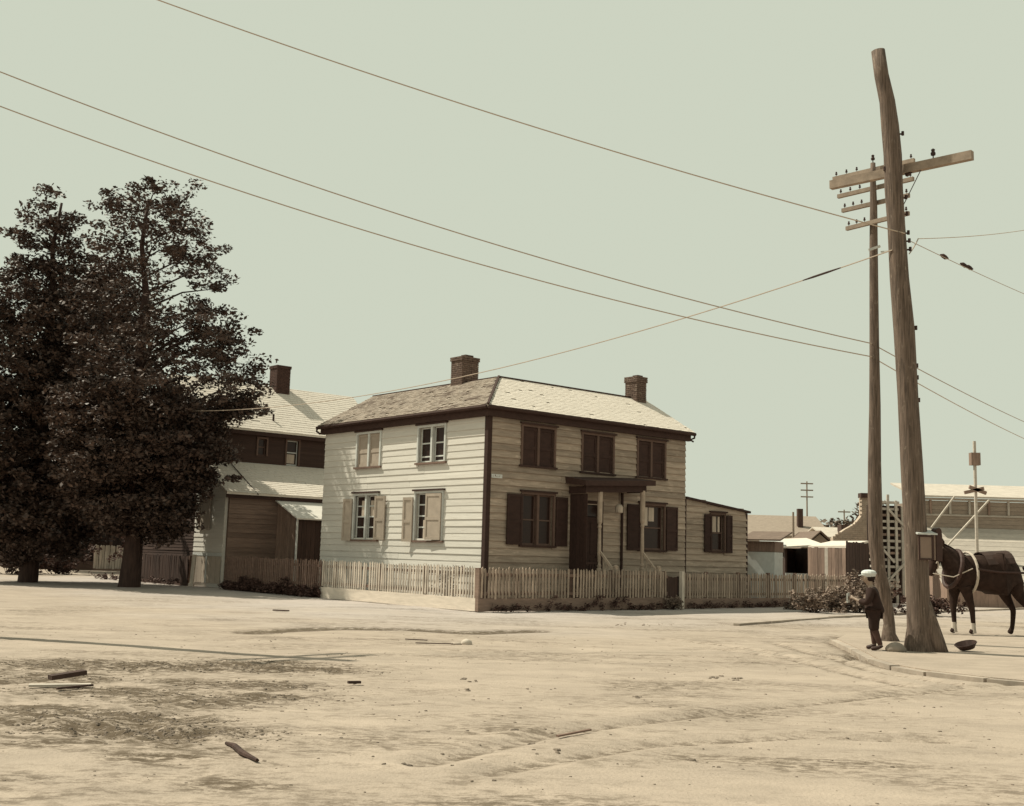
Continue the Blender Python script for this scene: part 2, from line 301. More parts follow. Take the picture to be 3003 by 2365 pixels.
# ------------------------------------------------------------------ clapboard walls
def wallpos(kind, base):
    """kind 'f': wall facing -v at v=base; 'l': wall facing -u at u=base"""
    if kind == 'f': return lambda s, d, z: (s, base - d, z)
    return lambda s, d, z: (base - d, s, z)
def wall(parent, kind, base, s0, s1, z0, ztop, opens, m, mback, expo=.212, boards=True, seam=(2.4, 5.0), zb0=.26, thick=.1):
    """ztop: function of s. A backing wall with holes and one mesh per clapboard. Returns the wall part"""
    P = wallpos(kind, base); mb = MB()
    ss = sorted({s0, s1} | {o[i] for o in opens for i in (0, 1)}); zz = sorted({z0, min(ztop(s0), ztop(s1))} | {o[i] for o in opens for i in (2, 3)})
    for a, b in zip(ss, ss[1:]):
        for c, d in zip(zz, zz[1:]):
            if any(o[0] < (a + b) / 2 < o[1] and o[2] < (c + d) / 2 < o[3] for o in opens): continue
            p, q = P(a, 0, c), P(b, -thick, d); mb.box(p, q)
    zt0, zt1 = ztop(s0), ztop(s1); lo = min(zt0, zt1)
    if abs(zt0 - zt1) > .01:
        hi = (s0 if zt0 > zt1 else s1); ot = s1 if hi == s0 else s0
        mb.slab([P(hi, 0, lo), P(ot, 0, lo), P(hi, 0, max(zt0, zt1))], Vector(P(0, -thick, 0)) - Vector(P(0, 0, 0)))
    wo_ = mb.build('wall', mback, parent)
    if not boards: return wo_
    z = zb0
    while z < max(zt0, zt1) - .05:
        h = expo + .03
        rng = [(s0, s1)]
        if z + expo > lo:    # under a slope: shorten
            t = (z + expo * .5 - zt0) / (zt1 - zt0) if zt1 != zt0 else 1
            sx = s0 + (s1 - s0) * t
            if not (min(s0, s1) < sx < max(s0, s1)): 
                if z + expo * .5 > lo: z += expo; continue
            else: rng = [(s0, sx)] if zt0 > zt1 else [(sx, s1)]
        for o in opens:
            ov = min(z + expo, o[3]) - max(z, o[2])
            if ov > expo * .35:
                nr = []
                for a, b in rng:
                    if o[1] <= a or o[0] >= b: nr.append((a, b)); continue
                    if o[0] - .07 > a: nr.append((a, o[0] - .0))
                    if o[1] + .07 < b: nr.append((o[1] + .0, b))
                rng = nr
        for a, b in rng:
            cuts = [a]
            while b - cuts[-1] > seam[1]: cuts.append(cuts[-1] + random.uniform(*seam))
            cuts.append(b)
            for p, q in zip(cuts, cuts[1:]):
                j = [random.uniform(-.007, .007) for _ in range(4)]; e = .003
                bd = MB(); d0 = (.046 if m is M['worn'] else .026) + random.uniform(-.003, .009); d1 = .007
                bd.hexa([P(p + e, 0.001, z + j[0]), P(q - e, 0.001, z + j[1]), P(q - e, d0, z + j[1]), P(p + e, d0 + j[2] * .6, z + j[0]),
                         P(p + e, 0.001, z + h + j[0] * .5), P(q - e, 0.001, z + h + j[1] * .5), P(q - e, d1, z + h + j[1] * .5), P(p + e, d1, z + h + j[0] * .5)] if kind == 'f' else
                        [P(q - e, 0.001, z + j[1]), P(p + e, 0.001, z + j[0]), P(p + e, d0 + j[2] * .6, z + j[0]), P(q - e, d0, z + j[1]),
                         P(q - e, 0.001, z + h + j[1] * .5), P(p + e, 0.001, z + h + j[0] * .5), P(p + e, d1, z + h + j[0] * .5), P(q - e, d1, z + h + j[1] * .5)])
                bd.build('clapboard', m, wo_)
        z += expo
    return wo_
def pbox(P, s0, s1, d0, d1, z0, z1, mb=None):
    mb = mb or MB(); mb.box(P(s0, d0, z0), P(s1, d1, z1)); return mb
def shutter(P, par, s0, s1, z0, z1, m, d=.05, panels=True, tilt=0.0):
    """flat leaf with two recessed panels (stiles and rails proud of the panel), swung by tilt metres at its outer edge"""
    mb = MB(); st = .07
    def b(a, c, da, db, e, f): 
        g = lambda s: tilt * (s - s0) / (s1 - s0)
        p = [P(a, da + g(a), e), P(c, da + g(c), e), P(c, db + g(c), e), P(a, db + g(a), e), P(a, da + g(a), f), P(c, da + g(c), f), P(c, db + g(c), f), P(a, db + g(a), f)]
        mb.hexa(p)
    zm = z0 + (z1 - z0) * .46
    b(s0 + st, s1 - st, d, d + .02, z0 + .09, zm - .05); b(s0 + st, s1 - st, d, d + .02, zm + .05, z1 - .09)
    b(s0, s0 + st, d - .004, d + .04, z0, z1); b(s1 - st, s1, d - .004, d + .04, z0, z1)
    for e, f in ((z0, z0 + .09), (zm - .05, zm + .05), (z1 - .09, z1)): b(s0 + st, s1 - st, d - .002, d + .037, e, f)
    return mb.build('shutter', m, par)
def window(root, kind, base, s0, s1, z0, z1, frame, sash, hood=True, mull=True, rows=(.5,), shutters=(), closed=None, curtain=None, hoodm=None, sill=True, recess=.07):
    P = wallpos(kind, base); fr = MB(); c = .075
    for a, b, e, f in ((s0 - c, s0, z0, z1), (s1, s1 + c, z0, z1), (s0 - c, s1 + c, z1, z1 + c)): pbox(P, a, b, -.06, .066, e, f, fr)
    wn = fr.build('window', frame, root)
    if hood: pbox(P, s0 - .13, s1 + .13, 0, .12, z1 + c, z1 + c + .055).build('hood', hoodm or M['trim'], wn)
    if sill: pbox(P, s0 - .13, s1 + .13, -.05, .10, z0 - .06, z0 - .001).build('sill', M['trim'] if frame is not M['whitetrim'] else M['rail'], wn)
    sm = (s0 + s1) / 2; leafs = [(s0, sm), (sm, s1)] if mull else [(s0, s1)]
    if mull: pbox(P, sm - .045, sm + .045, -.06, .05, z0, z1).build('mullion', frame, wn)
    for a, b in leafs:
        a2 = a + (.045 if mull and a == sm else 0); b2 = b - (.045 if mull and b == sm else 0)
        sh = MB(); w_ = .04
        for p in ((a2, a2 + w_, z0, z1), (b2 - w_, b2, z0, z1), (a2 + w_, b2 - w_, z0, z0 + .06), (a2 + w_, b2 - w_, z1 - w_, z1)): pbox(P, p[0], p[1], -recess - .035, -recess, p[2], p[3], sh)
        zs = [z0 + .06] + [z0 + (z1 - z0) * r for r in rows] + [z1 - w_]
        for r in zs[1:-1]: pbox(P, a2 + w_, b2 - w_, -recess - .036, -recess + .004, r - .022, r + .022, sh)
        so_ = sh.build('sash', sash, wn)
        for e, f in zip(zs, zs[1:]): pbox(P, a2 + w_ - .005, b2 - w_ + .005, -recess - .026, -recess - .018, e + .0, f - .0).build('pane', M['glass'], wn)
    if curtain:
        for a, b, e, f in curtain: pbox(P, a, b, -recess - .014, -recess - .006, e, f).build('curtain', M['curtain'], wn)
    for (a, b, e, f, m_, tl) in shutters: shutter(P, wn, a, b, e, f, m_, d=.072, tilt=tl)
    if closed:
        for a, b in ((s0 + .01, sm - .05), (sm + .05, s1 - .01)): shutter(P, wn, a, b, z0 + .01, z1 - .01, closed, d=-.03)
    return wn
def shingles(name, p0, eu, ev, LU, LV, m, parent, cu=.16, cv=.135, miss=.03, clip=None, lift=.012):
    """courses of shingles on a roof plane: p0 eave corner, eu along the eave, ev up the slope"""
    p0, eu, ev = Vector(p0), Vector(eu).normalized(), Vector(ev).normalized(); nn = eu.cross(ev).normalized()
    if nn.z < 0: nn = -nn
    mb = MB(); r = 0; b = 0.0
    while b < LV - .02:
        a = -random.random() * cu
        while a < LU:
            wd = cu * random.uniform(.6, 1.4); a0, a1 = max(a, 0), min(a + wd - .008, LU); a += wd
            mid = (a0 + a1) / 2
            if a1 - a0 < .03 or random.random() < miss or (clip and not clip(mid, b + cv * .5)): continue
            t = lift * random.uniform(.7, 1.9); b1 = min(b + cv + .03, LV); bb = b + random.uniform(-.015, .012)
            q = lambda x, y, h: p0 + eu * x + ev * y + nn * h
            mb.hexa([q(a0, bb, 0.002), q(a1, bb, 0.002), q(a1, b1, 0.002), q(a0, b1, 0.002), q(a0, bb, t + .008), q(a1, bb, t + .008), q(a1, b1, .004), q(a0, b1, .004)])
        b += cv
    return mb.build(name, m, parent, kind='stuff')
def bricks(parent, x0, x1, y0, y1, z0, z1, m, cap=True):
    core = MB(); core.box((x0 + .02, y0 + .02, z0), (x1 - .02, y1 - .02, z1 - .01)); ch = core.build('chimney', m, parent)
    mb = MB(); z = z0; odd = 0; hb = .072
    while z < z1 - .02:
        ex = .03 if (cap and z > z1 - .17) else 0
        for ax in (0, 1):
            lo, hi = (x0, x1) if ax == 0 else (y0, y1); t = lo - (.1 if odd else 0)
            while t < hi:
                a, b = max(t, lo) - (ex if t <= lo else 0), min(t + .2, hi) + (ex if t + .2 >= hi else 0); t += .21
                if b - a < .03: continue
                for side in (0, 1):
                    j = random.uniform(-.004, .004) + ex
                    if ax == 0:
                        yy = (y0 - j, y0 + .03) if side == 0 else (y1 - .03, y1 + j); mb.box((a, yy[0], z), (b, yy[1], z + hb - .011))
                    else:
                        xx = (x0 - j, x0 + .03) if side == 0 else (x1 - .03, x1 + j); mb.box((xx[0], a + .031 * (a <= lo), z + .001), (xx[1], b - .031 * (b >= hi), z + hb - .012))
        z += hb; odd ^= 1
    mb.build('brick', m, ch, kind='stuff'); return ch
# ------------------------------------------------------------------ the clapboard house on the corner
DW, LW, WG = 9.03, 9.3, 4.24
HT = 5.78
house = thing('clapboard_house', 'two storey clapboard corner house with pale side wall, small porch and two chimneys', 'house', HC, AZ)
FO = [(1.36, 2.68, 4.36, 5.56), (3.96, 5.34, 4.33, 5.54), (6.58, 7.90, 4.34, 5.56), (1.42, 2.70, 1.90, 3.46), (3.95, 4.83, .62, 3.30), (6.72, 7.90, 1.88, 3.38)]
LO = [(2.12, 3.50, 4.46, 5.60), (5.74, 7.12, 4.46, 5.60), (2.14, 3.54, 1.97, 3.47), (5.76, 7.14, 1.97, 3.47)]
flat = lambda s: HT
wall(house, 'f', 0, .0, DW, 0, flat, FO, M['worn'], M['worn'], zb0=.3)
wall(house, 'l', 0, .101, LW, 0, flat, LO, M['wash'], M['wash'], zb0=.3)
g_ = MB()   # far gable walls and floors between
g_.slab([(DW, .101, 0), (DW, WG, 0), (DW, WG, HT + .4), (DW, 2.12, 7.3), (DW, .101, HT + .35)], (-.1, 0, 0))
g_.slab([(.101, LW - .1, 0), (WG, LW - .1, 0), (WG, LW - .1, HT + .35), (2.12, LW - .1, 7.3), (.101, LW - .1, HT + .3)], (0, .1, 0))
g_.box((WG, WG, 0), (DW - .1, WG - .1, HT + .3)); g_.box((WG, WG + .001, 0), (WG - .1, LW - .1, HT + .3)); g_.box((.12, .12, 3.0), (WG - .12, LW - .12, 3.12)); g_.box((WG - .12, .12, 3.0), (DW - .12, WG - .12, 3.12))
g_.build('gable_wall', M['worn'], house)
cb = MB(); cb.box((-.068, -.068, .02), (-.0, .09, HT - .05)); cb.box((.0, -.068, .02), (.095, .0, HT - .05)); cb.build('corner_board', M['trim'], house)
bb = MB(); bb.box((.097, -.026, 0), (DW, -.001, .3)); bb.build('skirting_board', M['board'], house)
bb = MB(); bb.box((-.026, .092, 0), (-.001, LW, .3)); bb.build('skirting_board', M['wash'], house)
cn = MB(); cn.box((-.16, -.15, HT - .04), (DW + .14, .0, 5.97)); cn.box((-.16, .001, HT - .04), (0, LW + .14, 5.97)); cn.build('cornice', M['trim'], house)
gu = MB(); gu.tube([(-.24, -.25, 6.0), (DW + .25, -.25, 5.985)], .062, 8); gu.tube([(-.25, -.20, 6.0), (-.25, LW + .25, 5.985)], .062, 8)
gu.tube([(DW + .22, -.25, 5.98), (DW + .24, -.22, 5.86), (DW + .16, -.1, 5.80), (DW + .3, -.12, 5.74)], .035, 6); gu.tube([(-.25, LW + .22, 5.98), (-.25, LW + .27, 5.86), (-.16, LW + .2, 5.78), (-.05, LW + .05, 5.8)], .04, 6)
gu.build('gutter', M['trim'], house)
ZE, ZR = 6.05, 7.40
def rz_(x): return ZE + (x + .25) * (ZR - ZE) / 2.37
rf = MB(); tk = (0, 0, -.05)
rf.slab([(-.25, -.25, ZE), (DW + .2, -.25, ZE), (DW + .2, 2.12, ZR), (2.12, 2.12, ZR)], tk)
rf.slab([(2.12, 2.12, ZR), (DW + .2, 2.12, ZR), (DW + .2, 4.49, ZE), (4.49, 4.49, ZE)], tk)
r1 = rf.build('roof', M['sroof'], house)
rf = MB(); rf.slab([(-.25, LW + .2, ZE), (-.25, -.25, ZE), (2.12, 2.12, ZR), (2.12, LW + .2, ZR)], tk)
rf.slab([(2.12, 2.12, ZR), (4.49, 4.49, ZE), (4.49, LW + .2, ZE), (2.12, LW + .2, ZR)], tk)
r2 = rf.build('roof', M['mroof'], house)
SL = math.hypot(2.37, ZR - ZE)
shingles('shingle', (-.25, -.27, ZE + .0), (1, 0, 0), (0, 2.37, ZR - ZE), DW + .45, SL, M['sroof'], r1, lift=.005, miss=.012, clip=lambda a, b: a > b * 2.37 / SL + .04)
shingles('shingle', (-.27, -.25, ZE + .0), (0, 1, 0), (2.37, 0, ZR - ZE), LW + .45, SL, M['mroof'], r2, miss=.03, clip=lambda a, b: a > b * 2.37 / SL + .04)
rc = MB(); rc.beam((-.25, -.25, ZE + .035), (2.12, 2.12, ZR + .045), .07, .05); rc.beam((2.12, 2.12, ZR + .02), (DW + .2, 2.12, ZR + .02), .12, .05); rc.beam((2.12, 2.2, ZR + .012), (2.12, LW + .2, ZR + .012), .12, .04)
rc.build('ridge_cap', M['trim'], house)
bricks(house, 1.88, 2.60, 3.80, 4.42, 7.0, 8.28, M['brick']); bricks(house, 8.40, 8.92, 1.78, 2.36, 6.9, 8.15, M['brick'])
tp = MB(); tp.box((8.62, 1.95, 8.15), (8.9, 2.2, 8.27)); tp.box((2.05, 3.85, 8.28), (2.4, 4.1, 8.36)); tp.build('chimney_pot', M['brick'], house)
DS, TS = M['darkshut'], M['tanshut']
for o in FO[:3]: window(house, 'f', 0, *o, M['dulltrim'], M['dulltrim'], closed=DS, hoodm=M['trim'])
o = FO[3]; window(house, 'f', 0, *o, M['dulltrim'], M['dulltrim'], rows=(.5,), shutters=((o[0] - .66, o[0] - .09, o[2], o[3] - .02, DS, .05), (o[1] + .09, o[1] + .62, o[2], o[3] - .02, DS, -.04)))
o = FO[5]; window(house, 'f', 0, *o, M['dulltrim'], M['dulltrim'], rows=(.5,), mull=False, shutters=((o[0] - .68, o[0] - .09, o[2] - .03, o[3], DS, .05), (o[1] + .09, o[1] + .68, o[2], o[3], DS, -.02)), curtain=((7.25, 7.52, 2.85, 3.32), (6.8, 7.2, 2.7, 3.32)))
for o, cl in ((LO[0], None), (LO[1], TS)): window(house, 'l', 0, *o, M['whitetrim'], M['whitetrim'], rows=(.17, .55), closed=cl)
o = LO[2]; window(house, 'l', 0, *o, M['whitetrim'], M['whitetrim'], mull=False, rows=(.28, .52, .76), shutters=((o[1] + .09, o[1] + .50, o[2] - .05, o[3] - .12, TS, .09), (o[0] - .02, o[0] + .72, o[2] + .02, o[3] - .02, TS, .05)), curtain=((2.95, 3.25, 2.0, 2.62),))
o = LO[3]; window(house, 'l', 0, *o, M['whitetrim'], M['whitetrim'], rows=(.28, .52, .76), shutters=((o[1] + .09, o[1] + .52, o[2] - .05, o[3] - .1, TS, .08), (o[0] - .55, o[0] - .09, o[2], o[3] - .04, TS, .10)), curtain=((5.85, 6.3, 2.75, 3.3), (6.6, 6.85, 2.75, 3.3)))
# door with panels
P = wallpos('f', 0); dr = MB(); o = FO[4]
for a, b, e, f in ((o[0] - .09, o[0], o[2], o[3]), (o[1], o[1] + .09, o[2], o[3]), (o[0] - .09, o[1] + .09, o[3], o[3] + .1)): pbox(P, a, b, -.08, .066, e, f, dr)
dfr = dr.build('door', M['trim'], house)
dl = MB(); pbox(P, o[0], o[1], -.08, -.05, o[2], o[3] - .42, dl); 
for a, b in ((o[0] + .1, 4.34), (4.44, o[1] - .1)):
    for e, f in ((o[2] + .2, o[2] + .9), (o[2] + 1.05, o[3] - .6)): pbox(P, a, b, -.05, -.035, e, f, dl)
dl.build('door_leaf', M['darkshut'], dfr); pbox(P, o[0], o[1], -.08, -.06, o[3] - .40, o[3]).build('transom_pane', M['glass'], dfr)
kb = MB(); kb.lathe((o[1] - .1, .03, 1.6), [(.0, -.03), (.03, -.02), (.03, .02), (.0, .03)], 8); kb.build('handle', M['iron'], dfr)
# porch
pr0, pr1, pd = 3.22, 6.46, .86
pt = MB(); pt.hexa([(pr0, -pd - .1, 3.80), (pr1, -pd - .1, 3.98), (pr1, 0.0, 4.06), (pr0, 0.0, 3.90), (pr0, -pd - .1, 3.96), (pr1, -pd - .1, 4.15), (pr1, 0, 4.27), (pr0, 0, 4.12)])
porch = pt.build('porch_roof', M['trim'], house)
pt = MB(); pt.hexa([(pr0 + .15, -pd + .04, 3.60), (pr1 - .3, -pd + .04, 3.76), (pr1 - .3, -pd + .16, 3.76), (pr0 + .15, -pd + .16, 3.60), (pr0 + .15, -pd + .04, 3.82), (pr1 - .3, -pd + .04, 3.99), (pr1 - .3, -pd + .16, 3.99), (pr0 + .15, -pd + .16, 3.82)])
pt.box((pr1 - .42, -pd + .165, 3.74), (pr1 - .3, -.04, 3.98)); pt.box((pr0 + .15, -pd + .165, 3.58), (pr0 + .27, -.04, 3.80)); pt.build('porch_beam', M['trim'], house)
dk = MB(); dk.box((pr0 + .1, -pd, .52), (pr1 - .15, -.035, .60)); dk.box((pr0 + .12, -pd + .05, 0), (pr1 - .2, -pd + .08, .515)); dk.build('porch_floor', M['rail'], house)
prof = [(.085, 0), (.085, .62), (.06, .66), (.075, .72), (.05, .80), (.065, 1.2), (.05, 1.9), (.072, 1.95), (.05, 2.02), (.085, 2.1), (.085, 3.06)]
for pu, top in ((4.06, 3.05), (6.05, 3.2)):
    mb = MB(); mb.lathe((pu, -pd + .10, .6), [(r, z * top / 3.06) for r, z in prof], 10); mb.build('post', M['palepost'], house, smooth=False)
for k in range(5): mb = MB(); mb.box((pr0 + .2, -.06 - k * .155 - .148, .05), (pr0 + .225, -.06 - k * .155, 3.56)); mb.build('screen_board', M['trim'], house)  # dark boards added to stand in for the shadowed porch entry
for pu, qu in ((4.06, 4.5), (6.05, 6.50)):
    mb = MB(); mb.beam((pu, -pd + .08, 1.78), (pu + .12, -1.36, 1.12), .06, .07); mb.beam((pu, -pd + .08, .9), (pu + .12, -1.36, .42), .05, .06)
    for t in (.25, .5, .75): mb.beam((pu + .12 * t, -pd + .08 - t * .58, 1.78 - .66 * t), (pu + .12 * t, -pd + .08 - t * .58, .9 - .48 * t), .03, .03, (0, 1, 0))
    mb.build('stair_rail', M['palepost'], house)
    mb = MB(); mb.box((pu + .06, -1.44, 0), (pu + .18, -1.32, 1.30)); mb.lathe((pu + .12, -1.38, 1.30), [(.08, 0), (.08, .03), (.03, .06)], 8); mb.build('newel_post', M['palepost'], house)
for k in range(3):
    mb = MB(); mb.box((4.2, -pd - .17 * k - .19, 0), (5.95, -pd - .17 * k, .42 - .14 * k)); mb.build('step', M['rail'], house)
rl = MB(); rl.box((4.15, -.78, 1.38), (5.95, -.72, 1.44))
pr_ = MB(); pr_.box((pr0 + .25, -pd + .08, 1.36), (3.98, -pd + .14, 1.43)); 
for k in range(5): pr_.box((pr0 + .3 + k * .12, -pd + .095, .6), (pr0 + .33 + k * .12, -pd + .125, 1.36))
pr_.build('porch_rail', M['trim'], house)
mb = MB(); mb.tube([(5.80, -.07, 3.72), (5.80, -.07, .1)], .045, 8); mb.build('downpipe', M['trim'], house)
mb = MB(); mb.lathe((5.20, -.5, 3.02), [(.05, 0), (.13, .03), (.14, .2), (.09, .28), (.02, .31)], 10); lamp = mb.build('porch_lamp', M['curtain'], house); mb = MB(); mb.tube([(5.20, -.5, 3.33), (5.20, -.5, 3.72)], .012, 5); mb.build('lamp_hanger', M['iron'], lamp)
# street name plate: the lettering is too faint in the photograph to read, three dark smudges only
sgn = thing('street_sign', 'small white street name plate nailed near the corner of the clapboard house', 'sign', W3(.12, -.06, 3.88), AZ)
mb = MB(); mb.box((0, -.012, 0), (.42, .0, .115)); mb.build('plate', M['whitetrim'], sgn)
mb = MB()
for a, b, e, f in ((.13, .16, .05, .10), (.17, .19, .03, .05), (.05, .06, .03, .085), (.24, .25, .03, .07), (.30, .31, .03, .085), (.35, .37, .06, .085)): mb.box((a, -.016, e), (b, -.0125, f))
mb.build('lettering', M['dulltrim'], sgn)
# side lean-to
l0, l1 = DW, 12.53
ltop = lambda s: 3.70 - (s - l0) * .098
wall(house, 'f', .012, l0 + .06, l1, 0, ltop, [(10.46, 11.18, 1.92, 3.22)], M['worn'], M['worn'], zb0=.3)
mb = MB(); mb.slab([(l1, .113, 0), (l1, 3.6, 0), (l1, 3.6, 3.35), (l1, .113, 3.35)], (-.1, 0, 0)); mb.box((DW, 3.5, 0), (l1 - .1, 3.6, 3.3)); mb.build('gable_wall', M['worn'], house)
mb = MB(); mb.box((l0 + .001, -.03, 0), (l0 + .06, .0, 3.75)); mb.box((l1 - .06, -.022, 0), (l1 + .02, .01, 3.34)); mb.build('corner_board', M['trim'], house)
mb = MB(); mb.hexa([(l0 + .002, -.10, 3.71), (l1 + .12, -.10, 3.35), (l1 + .12, 3.7, 3.35), (l0 + .002, 3.7, 3.71), (l0 + .002, -.10, 3.79), (l1 + .12, -.10, 3.43), (l1 + .12, 3.7, 3.43), (l0 + .002, 3.7, 3.79)]); mb.build('roof', M['trim'], house)
o = (10.46, 11.18, 1.92, 3.22); window(house, 'f', .012, *o, M['dulltrim'], M['dulltrim'], mull=False, rows=(.5,), shutters=((o[0] - .43, o[0] - .085, o[2] - .05, o[3], DS, .04), (o[1] + .085, o[1] + .43, o[2] - .05, o[3], DS, -.03)), curtain=((10.52, 10.86, 2.6, 3.16), (10.95, 11.06, 2.6, 3.16)))
# ------------------------------------------------------------------ picket fences
def picket_mesh(m, wd, h, name='picket'):
    mb = MB(); t = .022; mb.hexa([(-wd / 2, -t, 0), (wd / 2, -t, 0), (wd / 2, 0, 0), (-wd / 2, 0, 0), (-wd / 2, -t, h - .05), (wd / 2, -t, h - .05), (wd / 2, 0, h - .05), (-wd / 2, 0, h - .05)])
    mb.add([(-wd / 2, -t, h - .05), (wd / 2, -t, h - .05), (wd / 2, 0, h - .05), (-wd / 2, 0, h - .05), (0, -t, h), (0, 0, h)], [(0, 1, 4), (2, 3, 5), (1, 2, 5, 4), (3, 0, 4, 5)]); return mb.mesh(name, m)
def picket_fence(label, p, rz, length, pitch, wd, h, zb, m, mbase, posts, mpost=None, sag=0.0, side=1, group='picket fences round the corner house', post_h=1.2, skip=(), base=True, phase=0.0):
    """runs along local +x; pickets stand on local -y*side face"""
    f = thing('picket_fence', label, 'fence', p, rz, group)
    pm = picket_mesh(m, wd, h - zb); n = int(length / pitch); y = -.045 * side
    for i in range(n):
        x = phase + (i + .5) * pitch
        if any(a < x < b for a, b in skip) or random.random() < .025: continue
        o = bpy.data.objects.new('picket', pm); o.location = (x + random.uniform(-.006, .006), y + (.011 if side < 0 else 0) + .011 * 0, zb + random.uniform(-.03, .03) - sag * math.sin(math.pi * x / length))
        o.rotation_euler = (random.uniform(-.012, .012), random.gauss(0, .016) + (random.uniform(-.09, .09) if random.random() < .07 else 0), 0); link(o, f)
    for z in (zb + .13, h - .2): 
        mb = MB(); yr = (-.04, .02) if side > 0 else (-.02, .032); mb.box((0, yr[0], z - .045), (length, yr[1], z + .045)); mb.build('rail', M['rail'], f)
    if base: mb = MB(); yb = (-.062, -.036) if side > 0 else (.036, .062); mb.box((0, yb[0], 0.0), (length, yb[1], zb + .0)); mb.build('base_board', mbase, f)
    for x in posts: mb = MB(); yp = (.021, .12) if side > 0 else (-.12, -.021); mb.box((x - .05, yp[0], 0), (x + .05, yp[1], post_h)); mb.build('post', mpost or M['rail'], f)
    return f
OU, OV = -1.42, -1.5
picket_fence('worn picket fence section in front of the porch with weeds along its foot', W3(OU, OV), AZ, 7.86, .128, .066, 1.22, .36, M['fpicket'], M['board'], (.06, 1.5, 3.6, 5.35, 7.8))
e_ = MB(); e_.box((-.06, -.075, 0), (-.002, .10, 1.16)); e_.build('end_board', M['board'], [o for o in COL.objects if o.name == 'picket_fence'][0])
fr = picket_fence('long sagging picket fence section beyond the dark gateway beside the lean-to', W3(7.19, OV), AZ, 9.45, .128, .07, 1.16, .33, M['fpicket'], M['board'], (1.3, 3.0, 4.7, 6.3, 8.1, 9.4))
mb = MB(); mb.box((-.12, -.10, 0), (.0, .03, 1.20)); mb.build('gate_post', M['picket'], fr)
gt = thing('garden_gate', 'dark plank garden gate standing in the gap between two picket fences', 'gate', W3(6.50, OV + .05), AZ)
for k in range(5): mb = MB(); mb.box((k * .125, 0, .06 + random.uniform(0, .02)), (k * .125 + .117, .022, 1.02 + random.uniform(-.02, .02))); mb.build('plank', M['dplank'], gt)
mb = MB(); mb.box((0, .023, .25), (.62, .06, .33)); mb.box((0, .023, .78), (.62, .06, .86)); mb.build('brace', M['dplank'], gt)
LF = AZ + math.pi / 2
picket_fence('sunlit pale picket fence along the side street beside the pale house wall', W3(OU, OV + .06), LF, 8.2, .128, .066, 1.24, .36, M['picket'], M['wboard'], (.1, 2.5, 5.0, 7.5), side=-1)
picket_fence('dark weathered picket fence section in tree shade beside the neighbour house', W3(OU, OV + 8.28), LF, 6.95, .128, .07, 1.25, .3, M['rail'], M['dplank'], (.06, 2.3, 4.6, 6.9), side=-1)  # pickets of the same fence painted dark as tree shade
picket_fence('shaded picket fence right of the street tree trunk', W3(OU, 16.9), LF, 4.6, .14, .12, 1.2, .15, M['dplank'], M['dplank'], (.1, 2.5, 4.5), side=-1)  # dark plank colour stands in for tree shade on these pickets
picket_fence('short pale picket fence in front of the shaded porch left of the trunk', W3(3.7, 40.6), AZ, 2.2, .16, .13, 1.5, .12, M['picket'], M['board'], (.1, 2.1))
gp = thing('gate_post', 'slim leaning wooden post at the end of the shaded fence by the trunk', 'post', W3(OU - .05, 16.5)); mb = MB(); mb.beam((0, 0, 0), (.05, .03, 1.25), .14, .14, (0, 1, 0)); mb.build('shaft', M['picket'], gp); mb = MB(); mb.box((-.10, -.10, 0), (.10, .10, .12)); mb.build('foot', M['picket'], gp)
# ------------------------------------------------------------------ leaf clouds
def leaves(name, cents, rads, per, size, m, parent=None, kind='stuff', flat=.5, seed=0, loc=None):
    """many small folded leaf faces round clump centres (numpy)"""
    r = np.random.default_rng(seed); C = np.repeat(np.asarray(cents, float), per, 0); R = np.repeat(np.asarray(rads, float), per, 0)
    n = len(C); d = r.normal(size=(n, 3)); d /= np.linalg.norm(d, axis=1)[:, None]; d *= (r.random(n) ** .45)[:, None]
    p = C + d * R
    a = r.normal(size=(n, 3)); a[:, 2] *= .5; a /= np.linalg.norm(a, axis=1)[:, None]
    b = np.cross(a, r.normal(size=(n, 3)) * np.array([.5, .5, 1.0])); b /= np.linalg.norm(b, axis=1)[:, None] + 1e-9
    s = size * (.55 + .9 * r.random(n))[:, None]; w_ = s * .55
    V = np.stack([p - a * s, p + b * w_ * .9, p + a * s, p - b * w_], 1).reshape(-1, 3)
    me = bpy.data.meshes.new(name); me.vertices.add(len(V)); me.vertices.foreach_set('co', V.astype(np.float32).ravel())
    me.loops.add(4 * n); me.loops.foreach_set('vertex_index', np.arange(4 * n, dtype=np.int32)); me.polygons.add(n); me.polygons.foreach_set('loop_start', np.arange(n, dtype=np.int32) * 4); me.polygons.foreach_set('loop_total', np.full(n, 4, np.int32))
    me.update(calc_edges=True); me.materials.append(m); o = bpy.data.objects.new(name, me)
    if loc is not None: o.location = loc
    link(o, parent)
    if kind: o['kind'] = kind
    return o
def in_poly(x, y, poly):
    c = np.zeros(len(x), bool); n = len(poly)
    for i in range(n):
        (x0, y0), (x1, y1) = poly[i], poly[i - 1]
        k = ((y0 > y) != (y1 > y)) & (x < (x1 - x0) * (y - y0) / (y1 - y0 + 1e-9) + x0); c ^= k
    return c
